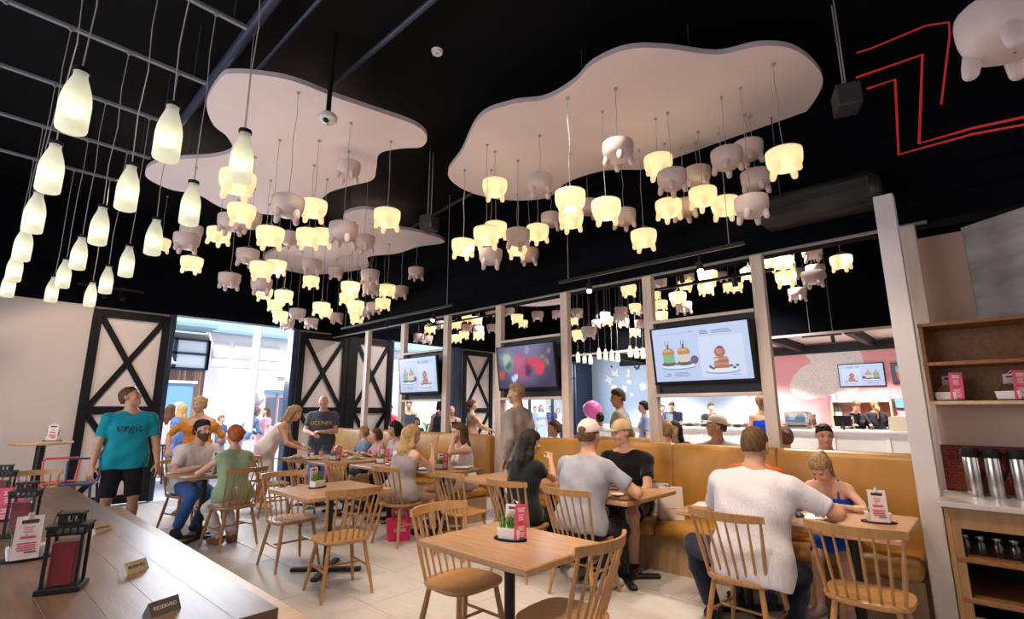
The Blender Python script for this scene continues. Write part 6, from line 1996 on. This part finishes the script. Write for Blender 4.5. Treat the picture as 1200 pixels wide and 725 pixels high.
person('person in black short-sleeved top seated with back turned and hands raised', (3.78, 3.42), 6, 1.66, 'f', sit=.45, v=.009, lean=10, head=(-30, -10), hands=((.06, .44, 1.0), (-.04, .40, .86)), poles=((.5, .2, -1), (-.6, 0, -1)), skin_='warm', hair='long', hcol='black',
       top=('tee', BLK, {'sleeve': .3}), bottom=('trousers', BLK), curl=(1.0, .9))
person('person in grey tee and white cap seated with back turned', (3.76, 2.72), -2, 1.86, sit=.45, v=.009, lean=14, head=(2, 4), hands=((.24, .42, .80), (-.20, .44, .80)), poles=((1.0, -.35, -.3), (-1.0, -.35, -.3)), feet=((.10, .20), (-.26, .26)),
       skin_='tan', hair='cropped', hcol='brown', cap=hx('c9bab6'), top=('tee', hx('8d8d97'), {'loose': 1.4}), bottom=('trousers', hx('26262b')), shoes=hx('c9bdb9'), curl=(.6, .6), fat=1.06)
person('person in black tee and tan cap seated on the near banquette', (4.92, 2.90), 192, 1.80, sit=.46, v=.009, lean=10, head=(-36, -4), hands=((.10, .34, .80), (-.16, .40, .58)), poles=((.9, -.1, -.5), (-.8, 0, -.3)), feet=((.14, .42), (-.16, .46)), knees=.06,
       skin_='fair', hair='cropped', hcol='sand', cap=hx('cdb185'), top=('tee', hx('1a1a1d'), {}), bottom=('shorts', hx('1d1d22')), shoes=hx('2a1a18'), curl=(.7, .6))
person('person in white striped short-sleeved shirt and dark jeans, back turned', (3.68, 1.29), -2, 1.85, sit=.45, v=.009, lean=18, head=(-4, -4), hands=((.36, .50, .80), (-.14, .44, .80)), poles=((1.0, -.2, -.3), (-1.0, -.3, -.4)), feet=((.16, .12), (-.42, .28)), kpoles=(None, (-1, .45, .3)),
       skin_='tan', hair='buzz', hcol='brown', top=('shirt', mat('striped_white', (.60, .56, .61), .8, var=.16, vscale=26, stretch=(9, 9, .2)), {'loose': 2.0, 'hem': -.13, 'hang': 1, 'neck': .062}), bottom=('jeans', DKD), shoes=hx('2a2430'), fat=1.1, curl=(.6, .6))
person('child in blue sundress leaning over a drawing on the near banquette', (4.93, 1.04), 178, 1.37, 'f', sit=.49, v=.009, lean=18, head=(-6, -38), hands=((.16, .36, .79), (-.10, .30, .79)), poles=((.9, -.2, -.3), (-.9, -.2, -.3)), skin_='fair', hair='ponytail', hcol='sand',
       top=('dress', hx('1d4fc0'), {'neck': .08, 'skirt': .8}), shoes=hx('caa79a'), curl=(.9, .6))
person('person in orange top on the banquette, mostly hidden behind the striped shirt', (4.95, 1.63), 185, 1.66, 'f', sit=.45, v=.011, lean=6, head=(-6, 0), skin_='warm', hair='bun', hcol='brown', top=('tee', hx('c85a1e'), {}), bottom=('trousers', hx('40404a')), specs='eyes')

# ---- the far room
def P2(px, x=None, y=None):
    p = at(px, 481, x=x, y=y); return (p.x, p.y)
person('person in tan top standing in profile before the far barn door', P2(553, y=9.2), -30, 1.76, 'f', v=.014, head=(-6, 2), hands=((.16, .42, 1.05), (-.10, .40, 1.02)), skin_='warm', hair='bun', hcol='brown', top=('tee', hx('b08d74'), {'sleeve': .5}), bottom=('trousers', hx('b0a090')), fat=1.08)
person('person in amber top seated beyond the divider under the film screen', P2(650, x=6.35), 150, 1.68, 'f', sit=.46, v=.012, head=(0, 0), hands=((.1, .3, .98), (-.1, .3, .9)), skin_='fair', hair='ponytail', hcol='brown', top=('tank', hx('d8a862'), {'neck': .05}), bottom=('trousers', hx('555560')))
person('person in beige long-sleeved top standing beyond the divider', P2(727, x=6.7), 108, 1.82, v=.012, head=(30, -4), hands=((.26, .06, .92), (-.25, .06, .92)), skin_='warm', hair='quiff', hcol='brown', top=('long', hx('a39a8e'), {'hem': -.14, 'loose': 1.5}), bottom=('trousers', hx('44444c')))
person('child in white top beside the bright pink balloon', P2(703, x=8.2), 30, 1.46, 'f', v=.014, skin_='tan', hair='bun', hcol='dark', top=('tee', hx('dcdce6'), {}), bottom=('jeans', hx('5a78aa')))
person('person in pale blue shirt standing before the star wall', P2(755, x=9.6), 130, 1.70, 'f', v=.014, skin_='fair', hair='ponytail', hcol='black', top=('shirt', hx('8fa3c8'), {}), bottom=('trousers', hx('20242e')))
person('person in olive tee beyond the divider beside the post, facing away', P2(779, x=6.3), 60, 1.74, sit=.45, v=.013, skin_='fair', hair='short', hcol='sand', top=('tee', hx('8a7d6c'), {}), bottom=('jeans', DKD))
person('person in dark brown top seated beyond the divider by the post', P2(790, x=7.4), 200, 1.70, 'f', sit=.45, v=.013, head=(-20, 0), skin_='fair', hair='long', hcol='black', top=('tee', hx('2a2428'), {}), bottom=('jeans', DKD))
person('person in pale cap and grey tee seated beyond the divider, looking aside', P2(838, x=6.35), 190, 1.86, sit=.46, v=.011, head=(-62, 8), skin_='tan', hair='cropped', hcol='brown', cap=hx('d8c6bb'), top=('tee', hx('8f9094'), {}), bottom=('jeans', DKD))
person('person in bright blue strappy dress waiting at the counter', P2(893, x=9.7), 30, 1.78, 'f', v=.013, skin_='warm', hair='bun', hcol='sand', top=('dress', hx('1446c8'), {'neck': .11, 'skirt': 1.0}), hands=((.22, .1, .9), (-.22, .1, .9)))
person('person in cream tee seated beyond the divider next to the thin post', P2(917, x=6.4), 20, 1.64, 'f', sit=.45, v=.012, skin_='warm', hair='bigbun', hcol='brown', top=('tee', hx('c8b8a8'), {}), bottom=('trousers', hx('555560')))
person('person with sunglasses pushed up seated beyond the divider in white tee', P2(962, x=6.35), 215, 1.74, sit=.45, v=.010, head=(-14, -8), skin_='fair', hair='buzz', hcol='dark', specs='up', top=('tee', hx('d2ccd0'), {}), bottom=('jeans', DKD))
person('person in black shirt looking down behind the till', P2(1000, x=14.62), 215, 1.76, 'f', v=.014, lean=8, head=(0, -26), hands=((.2, .3, 1.15), (-.2, .3, 1.15)), skin_='fair', hair='bun', hcol='brown', top=('shirt', hx('1c1a22'), {'sleeve': 1.2}), bottom=('trousers', BLK))
person('person in black long sleeves facing the shelves on the pink wall', P2(1026, x=14.85), 20, 1.78, 'f', v=.014, hands=((.3, .3, 1.1), (-.2, .3, 1.1)), skin_='fair', hair='ponytail', hcol='sand', top=('long', hx('1a1a22'), {}), bottom=('trousers', BLK))
person('person in navy tee behind the glass case, head bowed', P2(788, x=14.6), 200, 1.80, v=.016, lean=10, head=(0, -20), hands=((.1, .36, 1.15), (-.1, .36, 1.15)), skin_='fair', hair='short', hcol='brown', top=('tee', hx('25304a'), {}), bottom=('trousers', BLK))
person('person in slate top behind the glass case nearest the star wall', P2(776, x=15.0), 210, 1.68, 'f', v=.016, skin_='fair', hair='bun', hcol='dark', top=('tee', hx('2c3040'), {}), bottom=('trousers', BLK))
person('person in black tee behind the glass case below the big menu television', P2(833, x=14.6), 210, 1.72, v=.016, head=(10, -6), skin_='fair', hair='short', hcol='brown', top=('tee', hx('24222a'), {}), bottom=('trousers', BLK))
person('person in navy sleeveless top beyond the post by the burger television', P2(517, y=9.0), 60, 1.76, 'f', v=.014, skin_='warm', hair='bob', hcol='dark', top=('tank', hx('2a3348'), {'neck': .04}), bottom=('jeans', DKD), fat=1.05)
person('person in dark navy vest standing by the navy jamb in the far room', P2(529, y=9.6), 250, 1.62, v=.015, skin_='fair', hair='bald', top=('tank', hx('252a3c'), {'neck': .04}), bottom=('jeans', DKD), fat=1.1)

# ---- outside
def O(px, y): p = at(px, 481, y=y); return (p.x, p.y, -.03)
G = None
person('person in white and pink dress outside the entrance', O(200, 14.2), 40, 1.68, 'f', v=.016, skin_='fair', hair='long', hcol='brown', top=('dress', hx('e2c4cc'), {'neck': .06, 'skirt': 1.6, 'flare': .06}), shoes=hx('caa79a'))
person('person in navy floral dress outside the entrance', O(213, 13.6), 120, 1.70, 'f', v=.016, head=(-20, 0), skin_='fair', hair='long', hcol='blonde', top=('teedress', mat('navy_floral', (.10, .16, .36), .8, var=.9, vscale=9), {'skirt': .9, 'flare': .05}), shoes=hx('caa79a'))
person('person in denim jacket bending forward outside near the steel column', O(288, 14.6), 20, 1.72, 'f', v=.016, lean=32, skin_='fair', hair='bob', hcol='grey', hands=((.1, .5, .9), (-.1, .5, .9)), top=('long', hx('5f7fa8'), {}), bottom=('trousers', hx('c9bcc0')))
person('child in blue outside by the denim jacket', O(260, 15.4), 300, 1.40, v=.018, skin_='fair', hair='short', hcol='sand', top=('tee', hx('3f5f92'), {}), bottom=('shorts', hx('6a7a94')))
person('person in pink dress standing outside behind the steel column', O(312, 16.2), 200, 1.62, 'f', v=.018, skin_='fair', hair='long', hcol='brown', top=('teedress', hx('d8a0b4'), {'skirt': .9}), bottom=None)
person('person in red top outside the far opening', O(457, 13.5), 250, 1.70, 'f', v=.018, hands=((.2, .3, 1.2), (-.1, .3, 1.3)), skin_='fair', hair='short', hcol='dark', top=('tee', hx('b8203c'), {}), bottom=('jeans', hx('8aa4c8')))
person('person in pale blue outside next to the red top', O(449, 13.0), 230, 1.60, 'f', v=.018, skin_='fair', hair='bob', hcol='black', top=('tee', hx('9db4d8'), {}), bottom=('jeans', hx('6a88b8')))
person('person in dark grey vest outside behind the divider post', O(479, 13.6), 240, 1.84, v=.018, skin_='warm', hair='short', hcol='brown', top=('tank', hx('39424e'), {'neck': .04}), bottom=('jeans', DKD))
person('person in grey tee seated outside under the burger television', O(489, 12.6), 230, 1.66, 'f', sit=.45, v=.018, skin_='warm', hair='bob', hcol='brown', top=('tee', hx('6a6470'), {}), bottom=('jeans', DKD))
CROWD = [(608, 16.5, 1.72, 'f', 'long', 'dark', 'b8b4c4', 'person in pale grey'), (620, 15.5, 1.58, 'f', 'bob', 'dark', 'd884a4', 'person in pink'), (627, 17.5, 1.74, 'm', 'short', 'brown', '6a92b8', 'person in mid blue'),
         (634, 14.5, 1.78, 'f', 'long', 'grey', 'a9bcd6', 'person in long pale blue dress'), (646, 15.2, 1.76, 'm', 'short', 'dark', '3a4272', 'person in dark indigo'), (654, 16.8, 1.66, 'f', 'bob', 'sand', 'd8c0cc', 'person in blush top'), (600, 17.8, 1.70, 'm', 'short', 'dark', 'c8ccd8', 'person in white tee')]
for px, y, h_, sx, hr, hc, c, lab in CROWD:
    dr = 'dress' in lab
    person(lab + ' among the crowd outside behind the film screen', O(px, y), 200 + 10 * (px % 7), h_, sx, v=.02, skin_='fair', hair=hr, hcol=hc, top=('teedress' if dr else 'tee', hx(c), {'skirt': 1.6} if dr else {}), bottom=None if dr else ('jeans', hx('4a5a7a')), group='crowd outside the far opening')
